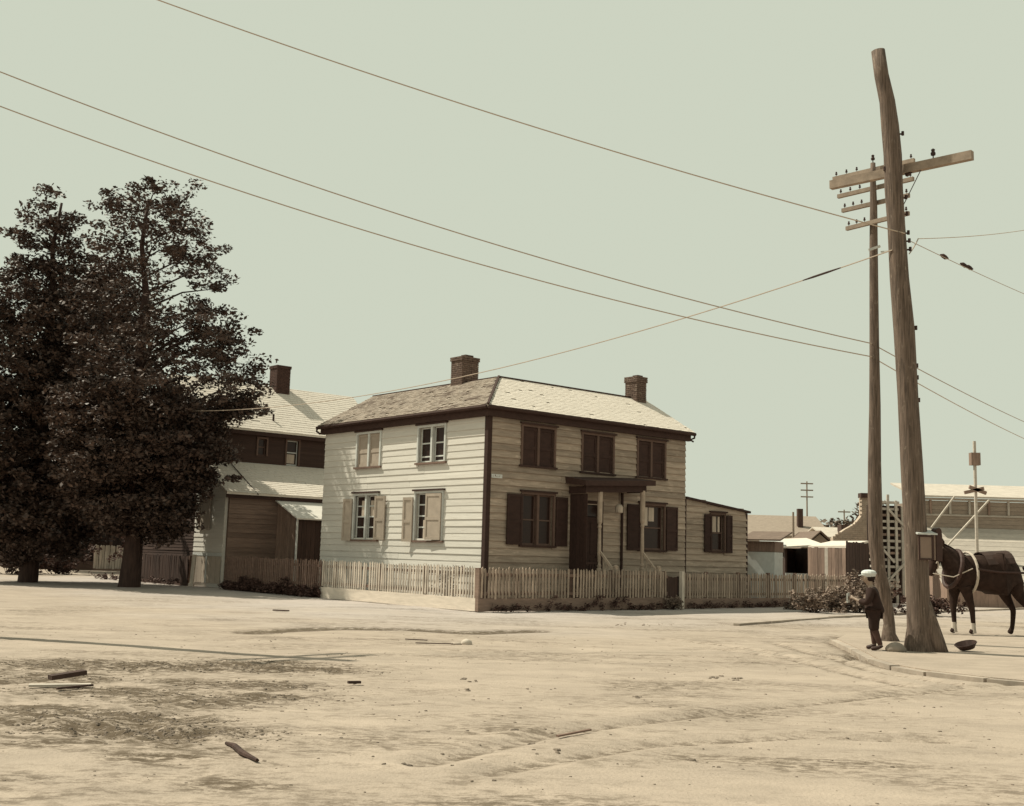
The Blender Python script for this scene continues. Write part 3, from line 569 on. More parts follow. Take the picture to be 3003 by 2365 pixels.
def tree(name, label, base, Yd, outline, n_cl, per, leaf, rad, trunk_r, topz, lean=(0, 0), seed=1, thin=None, group='street trees by the side street', edge=1.0):
    t = thing(name, label, 'tree', base, 0, group)
    pts = [dep(x - (max(0, x - 430) * .13), y, Yd) - base for x, y in outline]; poly = [(p.x, p.z) for p in pts]
    r = np.random.default_rng(seed); xs = [p[0] for p in poly]; zs = [p[1] for p in poly]
    X = r.uniform(min(xs), max(xs), n_cl * 6); Z = r.uniform(min(zs), max(zs), n_cl * 6); k = in_poly(X, Z, poly); X, Z = X[k], Z[k]; X = X + r.normal(size=len(X)) * .22; Z = Z + r.normal(size=len(Z)) * .2
    if thin is not None:
        keep = r.random(len(X)) < thin(X, Z); X, Z = X[keep], Z[keep]
    X, Z = X[:n_cl], Z[:n_cl]
    # depth of the crown at that height from its width there
    zq = np.linspace(min(zs), max(zs), 24); hw = []
    for z in zq:
        xx = np.linspace(min(xs), max(xs), 160); i = in_poly(xx, np.full(160, z), poly); hw.append(((xx[i].max() - xx[i].min()) / 2, (xx[i].max() + xx[i].min()) / 2) if i.any() else (0.3, 0))
    hw = np.array(hw); HW = np.interp(Z, zq, hw[:, 0]); MX = np.interp(Z, zq, hw[:, 1])
    q = np.clip((X - MX) / (HW + .01), -1, 1); Yo = r.uniform(-1, 1, len(X)) * np.sqrt(1 - q * q) * HW * 1.3
    cents = np.stack([X, Yo, Z], -1); rr = rad * (.6 + .8 * r.random(len(X)))
    rads = np.stack([rr * 1.25, rr * 1.25, rr * .62], -1)
    hi = cents[:, 2] > 7.2; r3 = np.random.default_rng(seed + 50)
    leaves('foliage', cents[~hi], rads[~hi], per, leaf, M['leaf'], t, seed=seed)
    ch_ = cents[hi]; k2 = r3.random(len(ch_)) < .45; rh = np.concatenate([rads[hi], rads[hi][k2] * .8]); ch_ = np.concatenate([ch_, ch_[k2] + r3.normal(size=(int(k2.sum()), 3)) * np.array([.45, .45, .3])])
    leaves('foliage', ch_, rh, max(int(per * .6), 20), leaf * .95, M['leaf'], t, seed=seed + 3)
    tr = MB(); n = 9; hs = [topz * i / (n - 1) for i in range(n)]
    tp_ = [Vector((lean[0] * (h / topz) ** 1.5 + .12 * math.sin(h * 1.3), lean[1] * h / topz, h)) for h in hs]
    tr.tube([Vector((0, 0, -.2))] + tp_, [trunk_r * 1.45] + [trunk_r * (1.12 if i == 0 else 1) * (1 - .85 * i / (n - 1)) for i in range(n)], 12, rough=.06); tr.build('trunk', M['bark'], t, smooth=True)
    lim = MB(); sel = r.choice(len(cents), min(90, len(cents)), replace=False)
    for i in sel:
        c = Vector(cents[i]); zt = max(2.2, c.z - (Vector((c.x, c.y, 0)).length) * .45); f = min(zt / topz, .97); j = f * (n - 1); a = tp_[int(j)].lerp(tp_[min(int(j) + 1, n - 1)], j - int(j))
        mid = a.lerp(c, .5) + Vector((0, 0, .25)); lim.tube([a, mid, c], [trunk_r * .28 * (1 - f * .7), trunk_r * .16 * (1 - f * .6), .012], 5)
    lim.build('branch', M['bark'], t, kind='stuff'); return t
OUT1 = [(300, 387), (330, 392), (352, 408), (385, 402), (402, 425), (395, 455), (420, 470), (455, 478), (470, 492), (494, 478), (494, 505), (475, 530), (468, 560), (485, 590), (470, 620), (492, 650), (480, 690), (505, 715), (520, 745), (555, 785), (587, 805), (600, 845), (575, 865), (540, 850), (500, 872), (470, 885), (455, 910), (470, 930), (470, 965), (500, 972), (450, 985), (430, 1010), (415, 1050), (400, 1110), (345, 1135), (300, 1125), (225, 1120), (165, 1070), (130, 960), (140, 850), (150, 760), (165, 690), (190, 640), (178, 600), (215, 560), (208, 520), (230, 480), (215, 440), (205, 412), (240, 418), (270, 400)]
b1 = dep(277, 1200, 43.4); b1.z = 0
topf = lambda X_, Z_: np.where(Z_ > 10.5, .17, np.where(Z_ > 7.5, .30, .85))
tree('street_tree', 'tall dark street tree with ragged crown standing at the edge of the side street', b1, b1.y, OUT1, 1000, 120, .085, .42, .36, 15.0, lean=(-.4, 0), seed=5, thin=topf)
OUT2 = [(100, 385), (118, 405), (110, 440), (148, 460), (142, 500), (120, 520), (148, 560), (170, 600), (188, 650), (175, 720), (168, 820), (168, 960), (178, 1060), (172, 1130), (120, 1180), (10, 1190), (-60, 1150), (-90, 900), (-70, 700), (-20, 620), (20, 560), (30, 500), (60, 470), (80, 420)]
b2 = dep(62, 1200, 45.5); b2.z = 0
tree('street_tree', 'leafy pointed tree left of the tall dark street tree', b2, b2.y - .6, OUT2, 760, 140, .09, .46, .34, 15.4, seed=9, thin=lambda X_, Z_: np.where(Z_ > 11, .5, .9))
b3 = Vector((-21.5, 66, 0))
tree('street_tree', 'dark tree behind the side street houses between the two front trees', b3, 66.0, [(235, 560), (270, 600), (300, 700), (330, 800), (340, 1000), (300, 1110), (150, 1120), (90, 1000), (80, 800), (130, 660), (180, 590)], 420, 110, .17, .85, .4, 15.0, seed=13)
# ------------------------------------------------------------------ the neighbour's house on the side street
def onroot(u0, v0): return lambda u, v, z=0.0: (u - u0, v - v0, z)
U0, V0 = -.9, 15.0; nb = thing('neighbour_house', 'dark walled house with pale roofs and clapboard lean-to behind the corner house', 'house', W3(U0, V0), AZ)
VM = 17.7; zt = lambda s: 3.72
sw_op = []
sv0 = on_u(450, 1060, U0)[0]; sv1 = on_u(427, 1060, U0)[0]
mt = lambda s: 3.72 + max(0, min((s) / (VM - V0), 1)) * 1.35
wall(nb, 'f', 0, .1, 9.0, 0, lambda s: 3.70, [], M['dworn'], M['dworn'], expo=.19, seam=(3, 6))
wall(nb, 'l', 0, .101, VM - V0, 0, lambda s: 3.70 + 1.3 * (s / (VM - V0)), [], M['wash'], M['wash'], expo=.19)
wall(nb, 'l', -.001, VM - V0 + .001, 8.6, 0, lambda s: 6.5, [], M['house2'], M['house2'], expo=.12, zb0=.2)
P = wallpos('l', 0); shutter(P, nb, sv0 - V0, sv1 - V0, 2.25, 3.5, M['tanshut'], d=.04)
pbox(P, sv0 - V0 - .06, sv1 - V0 + .06, .035, .13, 3.51, 3.57).build('hood', M['trim'], nb)
P = wallpos('l', 0); pbox(P, .1, 2.6, .045, .075, 1.22, 1.34).build('skirting_board', M['whitetrim'], nb)
for k in range(6): pbox(P, .15 + k * .4, .15 + k * .4 + .385, .046, .062, .15, 1.2).build('cellar_plank', M['tanshut'], nb)
pbox(P, 1.3, 1.4, .063, .085, .15, 1.2).build('cellar_post', M['whitetrim'], nb)
mb = MB(); mb.hexa([(-.12, -.2, 3.66), (9.1, -.2, 3.66), (9.1, VM - V0, 5.10), (-.12, VM - V0, 5.10), (-.12, -.2, 3.74), (9.1, -.2, 3.74), (9.1, VM - V0, 5.18), (-.12, VM - V0, 5.18)]); lr = mb.build('roof', M['sroof'], nb)
mb = MB(); mb.box((-.10, -.15, 3.52), (9.0, -.1, 3.655)); mb.build('fascia', M['trim'], nb)
mw = M['house2']; yw = VM - V0
w1 = [on_v(x, 955, VM)[0] - U0 for x in (543, 565)]; w2 = [on_v(x, 960, VM)[0] - U0 for x in (604, 633)]
wz1 = [on_v(555, y, VM)[1] for y in (966, 930)]; wz2 = [on_v(618, y, VM)[1] for y in (987, 934)]
ops = [(w1[0] + .05, w1[1] - .05, wz1[0], wz1[1]), (w2[0] + .05, w2[1] - .05, wz2[0], wz2[1])]
wall(nb, 'f', yw, .0, 9.0, 5.0, lambda s: 6.55, ops, mw, mw, expo=.10, zb0=5.15, seam=(9, 10))
for o, cur in zip(ops, (None, 1)):
    window(nb, 'f', yw, *o, M['dulltrim'], M['whitetrim'] if cur else M['dulltrim'], hood=False, mull=False, rows=(.52,), sill=False, curtain=((o[0] + .08, o[1] - .12, o[2] + .1, o[2] + (o[3] - o[2]) * .45),) if cur else None)
mb = MB(); mb.box((0, yw + 5.8, 0), (9.0, yw + 5.9, 6.5)); mb.slab([(9.0, yw, 0), (9.0, yw + 5.9, 0), (9.0, yw + 5.9, 6.5), (9.0, yw + 2.95, 8.7), (9.0, yw, 6.5)], (-.1, 0, 0)); mb.slab([(0.01, yw + .001, 6.4), (.01, yw + 5.8, 6.4), (.01, yw + 2.95, 8.7)], (.1, 0, 0)); mb.build('gable_wall', M['house2'], nb)
zr = 8.95
mb = MB(); mb.slab([(-.2, yw - .3, 6.52), (9.2, yw - .3, 6.52), (9.2, yw + 2.95, zr), (-.2, yw + 2.95, zr)], (0, 0, .07)); mb.slab([(-.2, yw + 2.95, zr), (9.2, yw + 2.95, zr), (9.2, yw + 6.2, 6.52), (-.2, yw + 6.2, 6.52)], (0, 0, .07)); mrf = mb.build('roof', M['sroof'], nb)
shingles('shingle', (-.2, yw - .3, 6.60), (1, 0, 0), (0, 3.25, zr - 6.52), 9.4, math.hypot(3.25, zr - 6.52), M['sroof'], mrf, miss=.003, cu=.3, cv=.19, lift=.006)
shingles('shingle', (-.12, -.2, 3.745), (1, 0, 0), (0, yw + .2, 1.44), 9.2, math.hypot(yw + .2, 1.44) - .02, M['sroof'], lr, miss=.003, cu=.3, cv=.19, lift=.006)
mb = MB(); mb.box((-.15, yw - .26, 6.36), (9.1, yw - .2, 6.515)); mb.build('fascia', M['trim'], nb)
cu = on_v(590, 815, VM + 2.9)[0] - U0; bricks(nb, cu - .35, cu + .35, yw + 2.45, yw + 3.15, 8.5, 9.98, M['pale_brick'])
mb = MB(); q = on_v(801 / KX, 1245 / KX, VM + .4); mb.tube([(q[0] - U0, yw + .4, 7.0), (q[0] - U0, yw + .4, 7.42)], .05, 6); mb.build('vent_pipe', M['iron'], nb)
mb = MB(); q = on_v(548, 1030, V0 - .25)[0] - U0; mb.tube([(q, -.26, 3.7), (q + .02, yw - .05, 5.25), (q + .02, yw - .05, 6.0)], .022, 5); mb.build('downpipe', M['iron'], nb)
# plank shed leaning on it
su, sv = on_v(632, 1085, 13.3)[0], 13.3
sh = thing('plank_shed', 'small plank shed with pale sloping roof between the corner house and its neighbour', 'shed', W3(su, sv), AZ)
for k in range(9): mb = MB(); mb.box((.02 + k * .2, 0, 0), (.02 + k * .2 + .19, .025, 2.72 + random.uniform(-.01, .01))); mb.build('plank', M['dplank'], sh)
for k in range(8): mb = MB(); mb.box((0, .03 + k * .205, 0), (.025, .03 + k * .205 + .195, 2.75 + k * .1)); mb.build('plank', M['plank'], sh)
mb = MB(); mb.box((-.05, -.05, 0), (.0, .03, 2.78)); mb.build('corner_board', M['whitetrim'], sh)
mb = MB(); mb.hexa([(-.12, -.15, 2.74), (3.2, -.15, 2.74), (3.2, 1.69, 3.50), (-.12, 1.69, 3.50), (-.12, -.15, 2.79), (3.2, -.15, 2.79), (3.2, 1.69, 3.55), (-.12, 1.69, 3.55)]); mb.build('roof', M['wash'], sh)
mb = MB(); mb.box((2.9, .03, 0), (3.0, 1.6, 2.8)); mb.build('wall', M['dplank'], sh)
# the porch house deep in the shade of the trees
dh = thing('porch_house', 'house with porch posts deep in shade behind the trees', 'house', W3(1.0, 44.5), AZ)
DOP = [(1.2, 2.1, 1.3, 3.0), (3.0, 3.9, .6, 2.9), (5.2, 6.1, 1.3, 3.0), (1.2, 2.1, 4.1, 5.4), (5.2, 6.1, 4.1, 5.4)]
wall(dh, 'f', 0, 0, 11, 0, lambda s: 6.2, DOP, M['house2'], M['house2'], expo=.2)
wall(dh, 'l', 0, .101, 7, 0, lambda s: 6.2, [(2, 3, 1.3, 3.0)], M['house2'], M['house2'], expo=.2)
for o in DOP: window(dh, 'f', 0, *o, M['dulltrim'], M['dulltrim'], mull=False)
window(dh, 'l', 0, 2, 3, 1.3, 3.0, M['dulltrim'], M['dulltrim'], mull=False)
mb = MB(); mb.slab([(-.3, -.4, 6.2), (11.3, -.4, 6.2), (11.3, 3.5, 8.4), (-.3, 3.5, 8.4)], (0, 0, .08)); mb.slab([(-.3, 3.5, 8.4), (11.3, 3.5, 8.4), (11.3, 7.4, 6.2), (-.3, 7.4, 6.2)], (0, 0, .08)); mb.slab([(.05, .1, 6.1), (.05, 6.9, 6.1), (.05, 3.5, 8.2)], (.1, 0, 0)); mb.build('roof', M['broof'], dh)
mb = MB(); mb.hexa([(-.2, -2.2, 3.3), (11.2, -2.2, 3.3), (11.2, -.05, 3.7), (-.2, -.05, 3.7), (-.2, -2.2, 3.4), (11.2, -2.2, 3.4), (11.2, -.05, 3.85), (-.2, -.05, 3.85)]); mb.box((0, -2.1, 3.1), (11, -2.0, 3.29)); mb.build('porch_roof', M['trim'], dh)
mb = MB(); mb.box((0, -2.1, 0), (11, -.05, .5)); mb.build('porch_floor', M['rail'], dh)
for k in range(6): mb = MB(); mb.box((.05 + k * 2.15, -2.1, .5), (.2 + k * 2.15, -1.96, 3.1)); mb.build('post', M['dulltrim'], dh)
mb = MB(); mb.box((.2, -2.06, 1.2), (10.8, -2.0, 1.28)); mb.build('porch_rail', M['dulltrim'], dh)
bk = thing('pail', 'small white pail hanging at the rail of the shaded porch', 'pail', tuple(dep(195, 1143, W3(4, 42.3).y))); mb = MB(); mb.lathe((0, 0, 0), [(.16, 0), (.21, .5), (.2, .5)], 12); mb.build('bucket', M['whitetrim'], bk); mb = MB(); mb.tube([(-.2, 0, .48), (-.15, 0, .66), (.15, 0, .66), (.2, 0, .48)], .008, 5); mb.build('handle', M['iron'], bk)
# ------------------------------------------------------------------ poles and wires
PVZ = .045
pb = gnd(1947, 1379, PVZ); PY = pb.y
bigp = thing('utility_pole', 'thick crooked timber pole with one heavy crossarm and a box nailed to it', 'utility pole', (pb.x, pb.y, PVZ), 0, 'utility poles on the pavement corner')
def pz(x0, x1, y): a, b = dep(x0, y, PY), dep(x1, y, PY); return (Vector(((a.x + b.x) / 2 - pb.x, 0, (a.z + b.z) / 2 - PVZ)), (b.x - a.x) / 2)
pr = [pz(*a) for a in ((1922, 1972, 1330), (1921, 1968, 1240), (1917, 1964, 1150), (1908, 1953, 980), (1902, 1944, 840), (1894, 1936, 700), (1886, 1925, 590), (1880, 1916, 480), (1875, 1912, 400), (1872, 1910, 330), (1867, 1904, 270), (1863, 1895, 215), (1853, 1882, 160), (1846, 1874, 108))]
mb = MB(); mb.tube([Vector((.0, 0, -.3)), Vector((0, 0, 0))] + [p for p, r in pr], [.31, .285] + [r for p, r in pr], 18, rough=.035); mb.build('shaft', M['pole'], bigp, smooth=True)
mb = MB(); mb.tube([Vector((.06, -.02, 1.0)), Vector((.15, -.05, .55)), Vector((.27, -.07, .18)), Vector((.36, -.08, -.1))], [.12, .17, .17, .17], 10, rough=.05); mb.build('root_flare', M['pole'], bigp, smooth=True)
def arm_at(parent, org, p, q, Yd, xm, wd, ht, m=None, name='crossarm'):
    t = (xm - p[0]) / (q[0] - p[0]); ym = p[1] + (q[1] - p[1]) * t; mid = dep(xm, ym, Yd); z = mid.z
    a = EYE + ray(*p) * ((z - 1.6) / ray(*p).z); b = EYE + ray(*q) * ((z - 1.6) / ray(*q).z)
    mb = MB(); mb.beam(a - org, b - org, wd, ht); return mb.build(name, m or M['arm'], parent), a - org, b - org
o0 = Vector((pb.x, pb.y, PVZ))
am, a_, b_ = arm_at(bigp, o0, (1760, 393), (2060, 329), PY + .27, 1897, .13, .17)
def insulator(par, p, s=1.0):
    mb = MB(); mb.lathe(p, [(.012 * s, 0), (.012 * s, .07 * s), (.045 * s, .08 * s), (.05 * s, .12 * s), (.03 * s, .15 * s), (.04 * s, .19 * s), (.0, .22 * s)], 8); return mb.build('insulator', M['iron'], par)
for t in (.74,): insulator(am, a_.lerp(b_, t) + Vector((0, 0, .085)))
mb = MB(); c1 = a_.lerp(b_, .66) + Vector((0, 0, -.05)); mb.beam(c1, (pr[7][0].x + .12, .05, pr[7][0].z + .35), .035, .012); mb.beam(a_.lerp(b_, .53) + Vector((.05, -.02, -.1)), a_.lerp(b_, .58) + Vector((0, -.03, -.05)), .06, .1); mb.build('brace', M['iron'], bigp)
for k, (x, y, sd) in enumerate(((1922, 495, 1), (1924, 512, 1), (1926, 530, 1), (1917, 420, 1), (1919, 455, 1), (1938, 697, 1), (1905, 706, -1), (1940, 777, 1), (1941, 802, 1), (1913, 795, -1), (1944, 850, 1), (1910, 285, 1), (1876, 360, -1))):
    p = dep(x, y, PY - .02) - o0; mb = MB(); mb.tube([p - Vector((.09 * sd, 0, 0)), p + Vector((.03 * sd, 0, .01))], .018, 6); mb.tube([p + Vector((.02 * sd, 0, -.02)), p + Vector((.02 * sd, 0, .06))], .028, 6); mb.build('step_peg', M['iron'], bigp)
# wall box on the pole with rounded side shield
bx = thing('call_box', 'grey box with pale lid fixed to the thick crooked pole at head height', 'box', tuple(dep(1946, 1186, PY - .22)), math.radians(8))
mb = MB(); mb.box((0, 0, 0), (.34, .22, .46)); mb.build('body', M['boxmetal'], bx)
mb = MB(); mb.box((-.005, -.012, -.0), (.03, -.001, .46)); mb.box((.26, -.012, 0), (.30, -.001, .46)); mb.box((.03, -.012, .42), (.26, -.001, .46)); mb.box((.03, -.012, 0), (.26, -.001, .03)); mb.build('frame', M['iron'], bx)
mb = MB(); mb.hexa([(-.03, -.04, .462), (.36, -.04, .462), (.36, .24, .50), (-.03, .24, .50), (-.03, -.04, .49), (.36, -.04, .49), (.36, .24, .56), (-.03, .24, .56)]); mb.build('lid', M['whitetrim'], bx)
mb = MB(); mb.slab([(.345, -.02, -.02)] + [(.345 + .055 + .055 * math.cos(t), -.02, .52 + .075 * math.sin(t)) for t in np.linspace(math.pi, 0, 8)] + [(.47, -.02, .30), (.455, -.02, -.02)], (0, .2, 0)); mb.build('side_shield', M['iron'], bx)
# thin pole behind
tb = gnd(2607 / KX, 1880 / KX, PVZ); TY = tb.y
thn = thing('utility_pole', 'slender pole with four crossarms standing behind the boy in the pale cap', 'utility pole', (tb.x, tb.y, PVZ), 0, 'utility poles on the pavement corner')
def tz(x0, x1, y): a, b = dep(x0, y, TY), dep(x1, y, TY); return (Vector(((a.x + b.x) / 2 - tb.x, 0, (a.z + b.z) / 2 - PVZ)), (b.x - a.x) / 2)
tr_ = [tz(*a) for a in ((1872, 1895, 1320), (1866, 1891, 1290), (1858, 1886, 1250), (1847, 1876, 1212), (1840, 1870, 1150), (1838, 1868, 1080), (1839, 1866, 980), (1841, 1865, 860), (1842, 1862, 730), (1842, 1860, 610), (1842, 1859, 520), (1843, 1858, 440), (1843, 1855, 380), (1844, 1854, 346))]
mb = MB(); mb.tube([Vector((.03, 0, -.3)), Vector((.02, 0, 0)), Vector((0, 0, .15))] + [p for p, r in tr_], [.2, .19, .14] + [r for p, r in tr_], 14, rough=.03); mb.build('shaft', M['pole'], thn, smooth=True)
insulator(thn, tr_[-1][0], .9)
o1 = Vector((tb.x, tb.y, PVZ))
for p, q in (((1765, 380), (1937, 340)), ((1775, 417), (1935, 379)), ((1784, 447), (1926, 414)), ((1793, 485), (1925, 452))):
    am2, a2, b2_ = arm_at(thn, o1, p, q, TY + (.14 if p[1] != 485 else -.14), 1850, .075, .085)
    for t in (.04, .17, .3, .7, .83, .96): insulator(am2, a2.lerp(b2_, t) + Vector((0, 0, .04)), .55)
mb = MB(); mb.beam(dep(1840, 530, TY - .13) - o1, dep(1864, 522, TY - .13) - o1, .05, .05); mb.beam(dep(1866, 534, TY - .13) - o1, dep(1890, 532, TY - .3) - o1, .03, .03); mb.build('bracket', M['whitetrim'], thn)
# pole beyond the left edge; its shadow crosses the road
lp = Vector((-11.1, 20.35, 0)); lpo = thing('utility_pole', 'timber pole beyond the picture edge that throws the long shadow across the road', 'utility pole', lp, 0, 'utility poles on the pavement corner')
mb = MB(); mb.tube([(0, 0, -.3), (0, 0, .2), (.04, 0, 5), (.0, 0, 9), (.03, 0, 12.9)], [.24, .22, .2, .18, .14], 12, rough=.03); mb.build('shaft', M['pole'], lpo, smooth=True)
for z in (12.2, 11.5): mb = MB(); mb.beam((-.75, -.95, z), (.75, .95, z), .10, .12); am3 = mb.build('crossarm', M['arm'], lpo); insulator(am3, Vector((-.45, -.57, z + .055))); insulator(am3, Vector((.45, .57, z + .055)))
def wire(name, label, pts, sag=0.0, r=.012, n=26, m=None, group='overhead wires'):
    A, B = Vector(pts[0]), Vector(pts[-1]); path = []
    for k in range(n + 1):
        t = k / n; path.append(A.lerp(B, t) - Vector((0, 0, sag * 4 * t * (1 - t))))
    mb = MB(); mb.tube([p - A for p in path], r, 5); return tag(mb.build(name, m or M['wire'], None, loc=A), label, 'wire', group)
LE = lambda x, y: dep(x, y, 20.35)
wire('overhead_wire', 'topmost overhead wire running from the thick pole up out of the picture', [dep(1917, 495, PY - .15), LE(-105, -165)], sag=.30)
wa = dep(1846, 728, TY - .11); wb_ = dep(1846, 756, TY - .11)
wire('overhead_wire', 'upper one of the twin wires sagging to the slender pole', [wa, LE(-120, 105)], sag=.42)
wire('overhead_wire', 'lower one of the twin wires sagging to the slender pole', [wb_, LE(-125, 178)], sag=.46)
wire('overhead_wire', 'upper short wire passing behind the thick pole toward the horse', [wa, dep(2320, 950, 60)], sag=.25)
wire('overhead_wire', 'lower short wire passing behind the thick pole toward the horse', [wb_, dep(2320, 985, 60)], sag=.3)
sv = wire('service_wire', 'service wire slanting from the poles down into the big tree', [dep(1890, 530, PY - .1), dep(310, 868, 44.2)], sag=1.0, r=.012, n=40)
mb = MB(); A = Vector(sv.location); B = dep(310, 868, 44.2); q = lambda t: A.lerp(B, t) - Vector((0, 0, 4 * t * (1 - t))) - A
mb.tube([q(.035), q(.045), q(.055), q(.063)], [.012, .022, .022, .012], 6); mb.build('sleeve', M['iron'], sv)
wire('overhead_wire', 'short curved wire looping off the right side of the thick pole', [dep(1926, 538, PY - .05), dep(1945, 506, PY + .4)], sag=.02)
wire('overhead_wire', 'faint wire leaving the loop on the thick pole toward the edge', [dep(1945, 506, PY + .4), dep(2260, 470, PY + 9)], sag=.1, r=.008)
iw = wire('overhead_wire', 'faint wire with spool insulators slanting down beyond the thick pole', [dep(1930, 512, PY + .1), dep(2260, 660, PY + 14)], sag=.05, r=.008)
for x, y, k in ((2000, 544, 2.4), (2042, 562, 3.8), (2053, 567, 4.3)):
    p = dep(x, y, PY + k) - iw.location; mb = MB(); mb.tube([p + Vector((-.09, 0, .04)), p + Vector((-.03, 0, .02)), p + Vector((.03, 0, -.02)), p + Vector((.09, 0, -.04))], [.015, .05, .05, .015], 6); mb.build('insulator', M['iron'], iw)
# ------------------------------------------------------------------ skinned figures
def skin(name, chains, m, parent, sub=2, smooth=True):
    V, R, Ed, key = [], [], [], {}
    for ch in chains:
        prev = None
        for x, y, z, r in ch:
            k = (round(x, 4), round(y, 4), round(z, 4))
            if k not in key: key[k] = len(V); V.append((x, y, z)); R.append(r)
            i = key[k]
            if prev is not None and prev != i: Ed.append((prev, i))
            prev = i
    me = bpy.data.meshes.new(name); me.from_pydata(V, Ed, []); o = bpy.data.objects.new(name, me); link(o, parent); me.materials.append(m)
    s = o.modifiers.new('skin', 'SKIN'); s.use_smooth_shade = smooth
    for i, r in enumerate(R): me.skin_vertices[0].data[i].radius = (r, r)
    me.skin_vertices[0].data[0].use_root = True
    b = o.modifiers.new('sub', 'SUBSURF'); b.levels = sub; b.render_levels = sub
    return o
bp_ = gnd(2566 / KX, 1907 / KX, PVZ)
boy = thing('person', 'boy in a pale flat cap and dark jacket standing by the poles', 'person', (bp_.x, bp_.y, PVZ), math.radians(66)); boy.scale = (1.3, 1.2, 1.03)
torso = [(0, 0, .72, .10), (0, .01, .85, .092), (0, .03, 1.0, .108), (0, .05, 1.10, .05), (0, .06, 1.15, .042), (0, .085, 1.21, .066), (0, .10, 1.27, .083), (0, .085, 1.33, .075), (0, .08, 1.37, .045)]
def arm(s, th=1.0, hand=True):
    c = [(0, .03, 1.0, .108), (s * .14, .035, 1.05, .052 * th), (s * .19, .05, .90, .040 * th), (s * .185, .09, .82, .038 * th), (s * .13, .21, .86, .028 * th), (s * .10, .27, .89, .022 * th)]
    return c
hands = []
for s in (-1, 1):
    hands.append([(s * .10, .27, .89, .022), (s * .085, .315, .905, .026), (s * .08, .335, .91, .02)])
    for k in range(4): hands.append([(s * .08, .335, .91, .02), (s * (.07 - .008 * k), .365, .925 - .017 * k, .0085), (s * (.045 - .006 * k), .385, .925 - .017 * k, .008), (s * (.02 + .002 * k), .388 - .004 * k, .922 - .017 * k, .007)])
    hands.append([(s * .085, .315, .905, .026), (s * .065, .325, .94, .010), (s * .045, .345, .945, .008)])
def legs(k0, k1, add=0.0):
    o = []
    for s in (-1, 1):
        L = [(0, 0, .72, .10), (s * .075, .0, .66, .085), (s * .08, .03 if s > 0 else .0, .40, .058), (s * .085, .02 if s > 0 else -.05, .22, .046), (s * .09, .02 if s > 0 else -.10, .08, .032), (s * .095, .08 if s > 0 else -.03, .04, .034), (s * .10, .15 if s > 0 else .05, .03, .028)]
        o.append([(x, y, z, r + add) for x, y, z, r in L[k0:k1]])
    return o
skin('body', [torso, arm(-1), arm(1)] + hands + legs(0, 7) + [[(0, .10, 1.27, .083), (0, .175, 1.255, .02), (0, .195, 1.245, .012)], [(0, .10, 1.27, .083), (-.085, .09, 1.265, .018)], [(0, .10, 1.27, .083), (.085, .09, 1.265, .018)]], M['skin'], boy)
skin('jacket', [[(0, .0, .62, .175), (0, .0, .72, .162), (0, .01, .85, .118), (0, .03, 1.0, .128), (0, .045, 1.09, .066), (0, .05, 1.115, .055)], [(x, y, z, r + (.022 if i else .02)) for i, (x, y, z, r) in enumerate(arm(-1)[:-1])], [(x, y, z, r + (.022 if i else .02)) for i, (x, y, z, r) in enumerate(arm(1)[:-1])]], M['cloth'], boy)
skin('knickers', [[(0, 0, .72, .12)] + l[1:3] + [(l[2][0], l[2][1] - .01, .33, l[2][3] - .006)] for l in legs(0, 4, .022)], M['cloth'], boy)
for s, l in zip((-1, 1), legs(2, 5, .006)): skin('stocking', [l], M['sock'], boy)
for s, l in zip((-1, 1), legs(4, 7, .008)): skin('shoe', [[(l[0][0], l[0][1], .10, .045)] + l], M['iron'], boy)
mb = MB(); mb.lathe((0, .075, 1.325), [(.09, -.04), (.104, -.01), (.116, .025), (.104, .06), (.065, .082), (.0, .09)], 14); mb.add([(-.08, .14, 1.32), (.08, .14, 1.32), (.05, .225, 1.30), (-.05, .225, 1.30), (-.08, .14, 1.335), (.08, .14, 1.335), (.05, .225, 1.312), (-.05, .225, 1.312)], [(3, 2, 1, 0), (4, 5, 6, 7), (0, 1, 5, 4), (1, 2, 6, 5), (2, 3, 7, 6), (3, 0, 4, 7)]); mb.build('cap', M['cap'], boy, smooth=False)
mb = MB(); mb.lathe((0, .07, 1.24), [(.06, -.03), (.083, .0), (.09, .04), (.09, .08)], 12); mb.build('hair', M['mane'], boy)
for s in (-1, 1): mb = MB(); mb.lathe((s * .03, .172, 1.275), [(.0, -.008), (.009, 0), (.0, .008)], 6); mb.build('eye', M['iron'], boy)
ppos = boy.matrix_basis @ Vector((0, .38, .86)); np_ = thing('newspaper', 'folded pale newspaper held by the boy in the cap', 'newspaper', ppos, math.radians(66)); mb = MB(); mb.box((-.13, 0, -.05), (.13, .012, .13)); mb.box((-.125, .014, -.05), (.13, .024, .12)); mb.build('sheet', M['paper'], np_)
hb = gnd(2806 / KX, 1862 / KX, 0)
HS = 1.17
horse = thing('horse', 'dark harnessed horse standing behind the thick crooked pole', 'horse', (hb.x + .06, hb.y - .1, 0), math.radians(180 + 8)); horse.scale = (HS, HS, HS)
B = [(-.35, 0, 1.22, .42), (-.02, 0, 1.26, .40), (.16, 0, 1.24, .30)]
neck = [(-.02, 0, 1.26, .40), (.12, 0, 1.44, .27), (.24, 0, 1.56, .21), (.35, 0, 1.65, .165), (.43, 0, 1.68, .13), (.51, 0, 1.55, .14), (.57, 0, 1.38, .10), (.62, 0, 1.24, .078), (.64, 0, 1.16, .07)]
rear = [(-.35, 0, 1.22, .42), (-.75, 0, 1.24, .42), (-1.12, 0, 1.30, .38), (-1.34, 0, 1.32, .25)]
lg = []
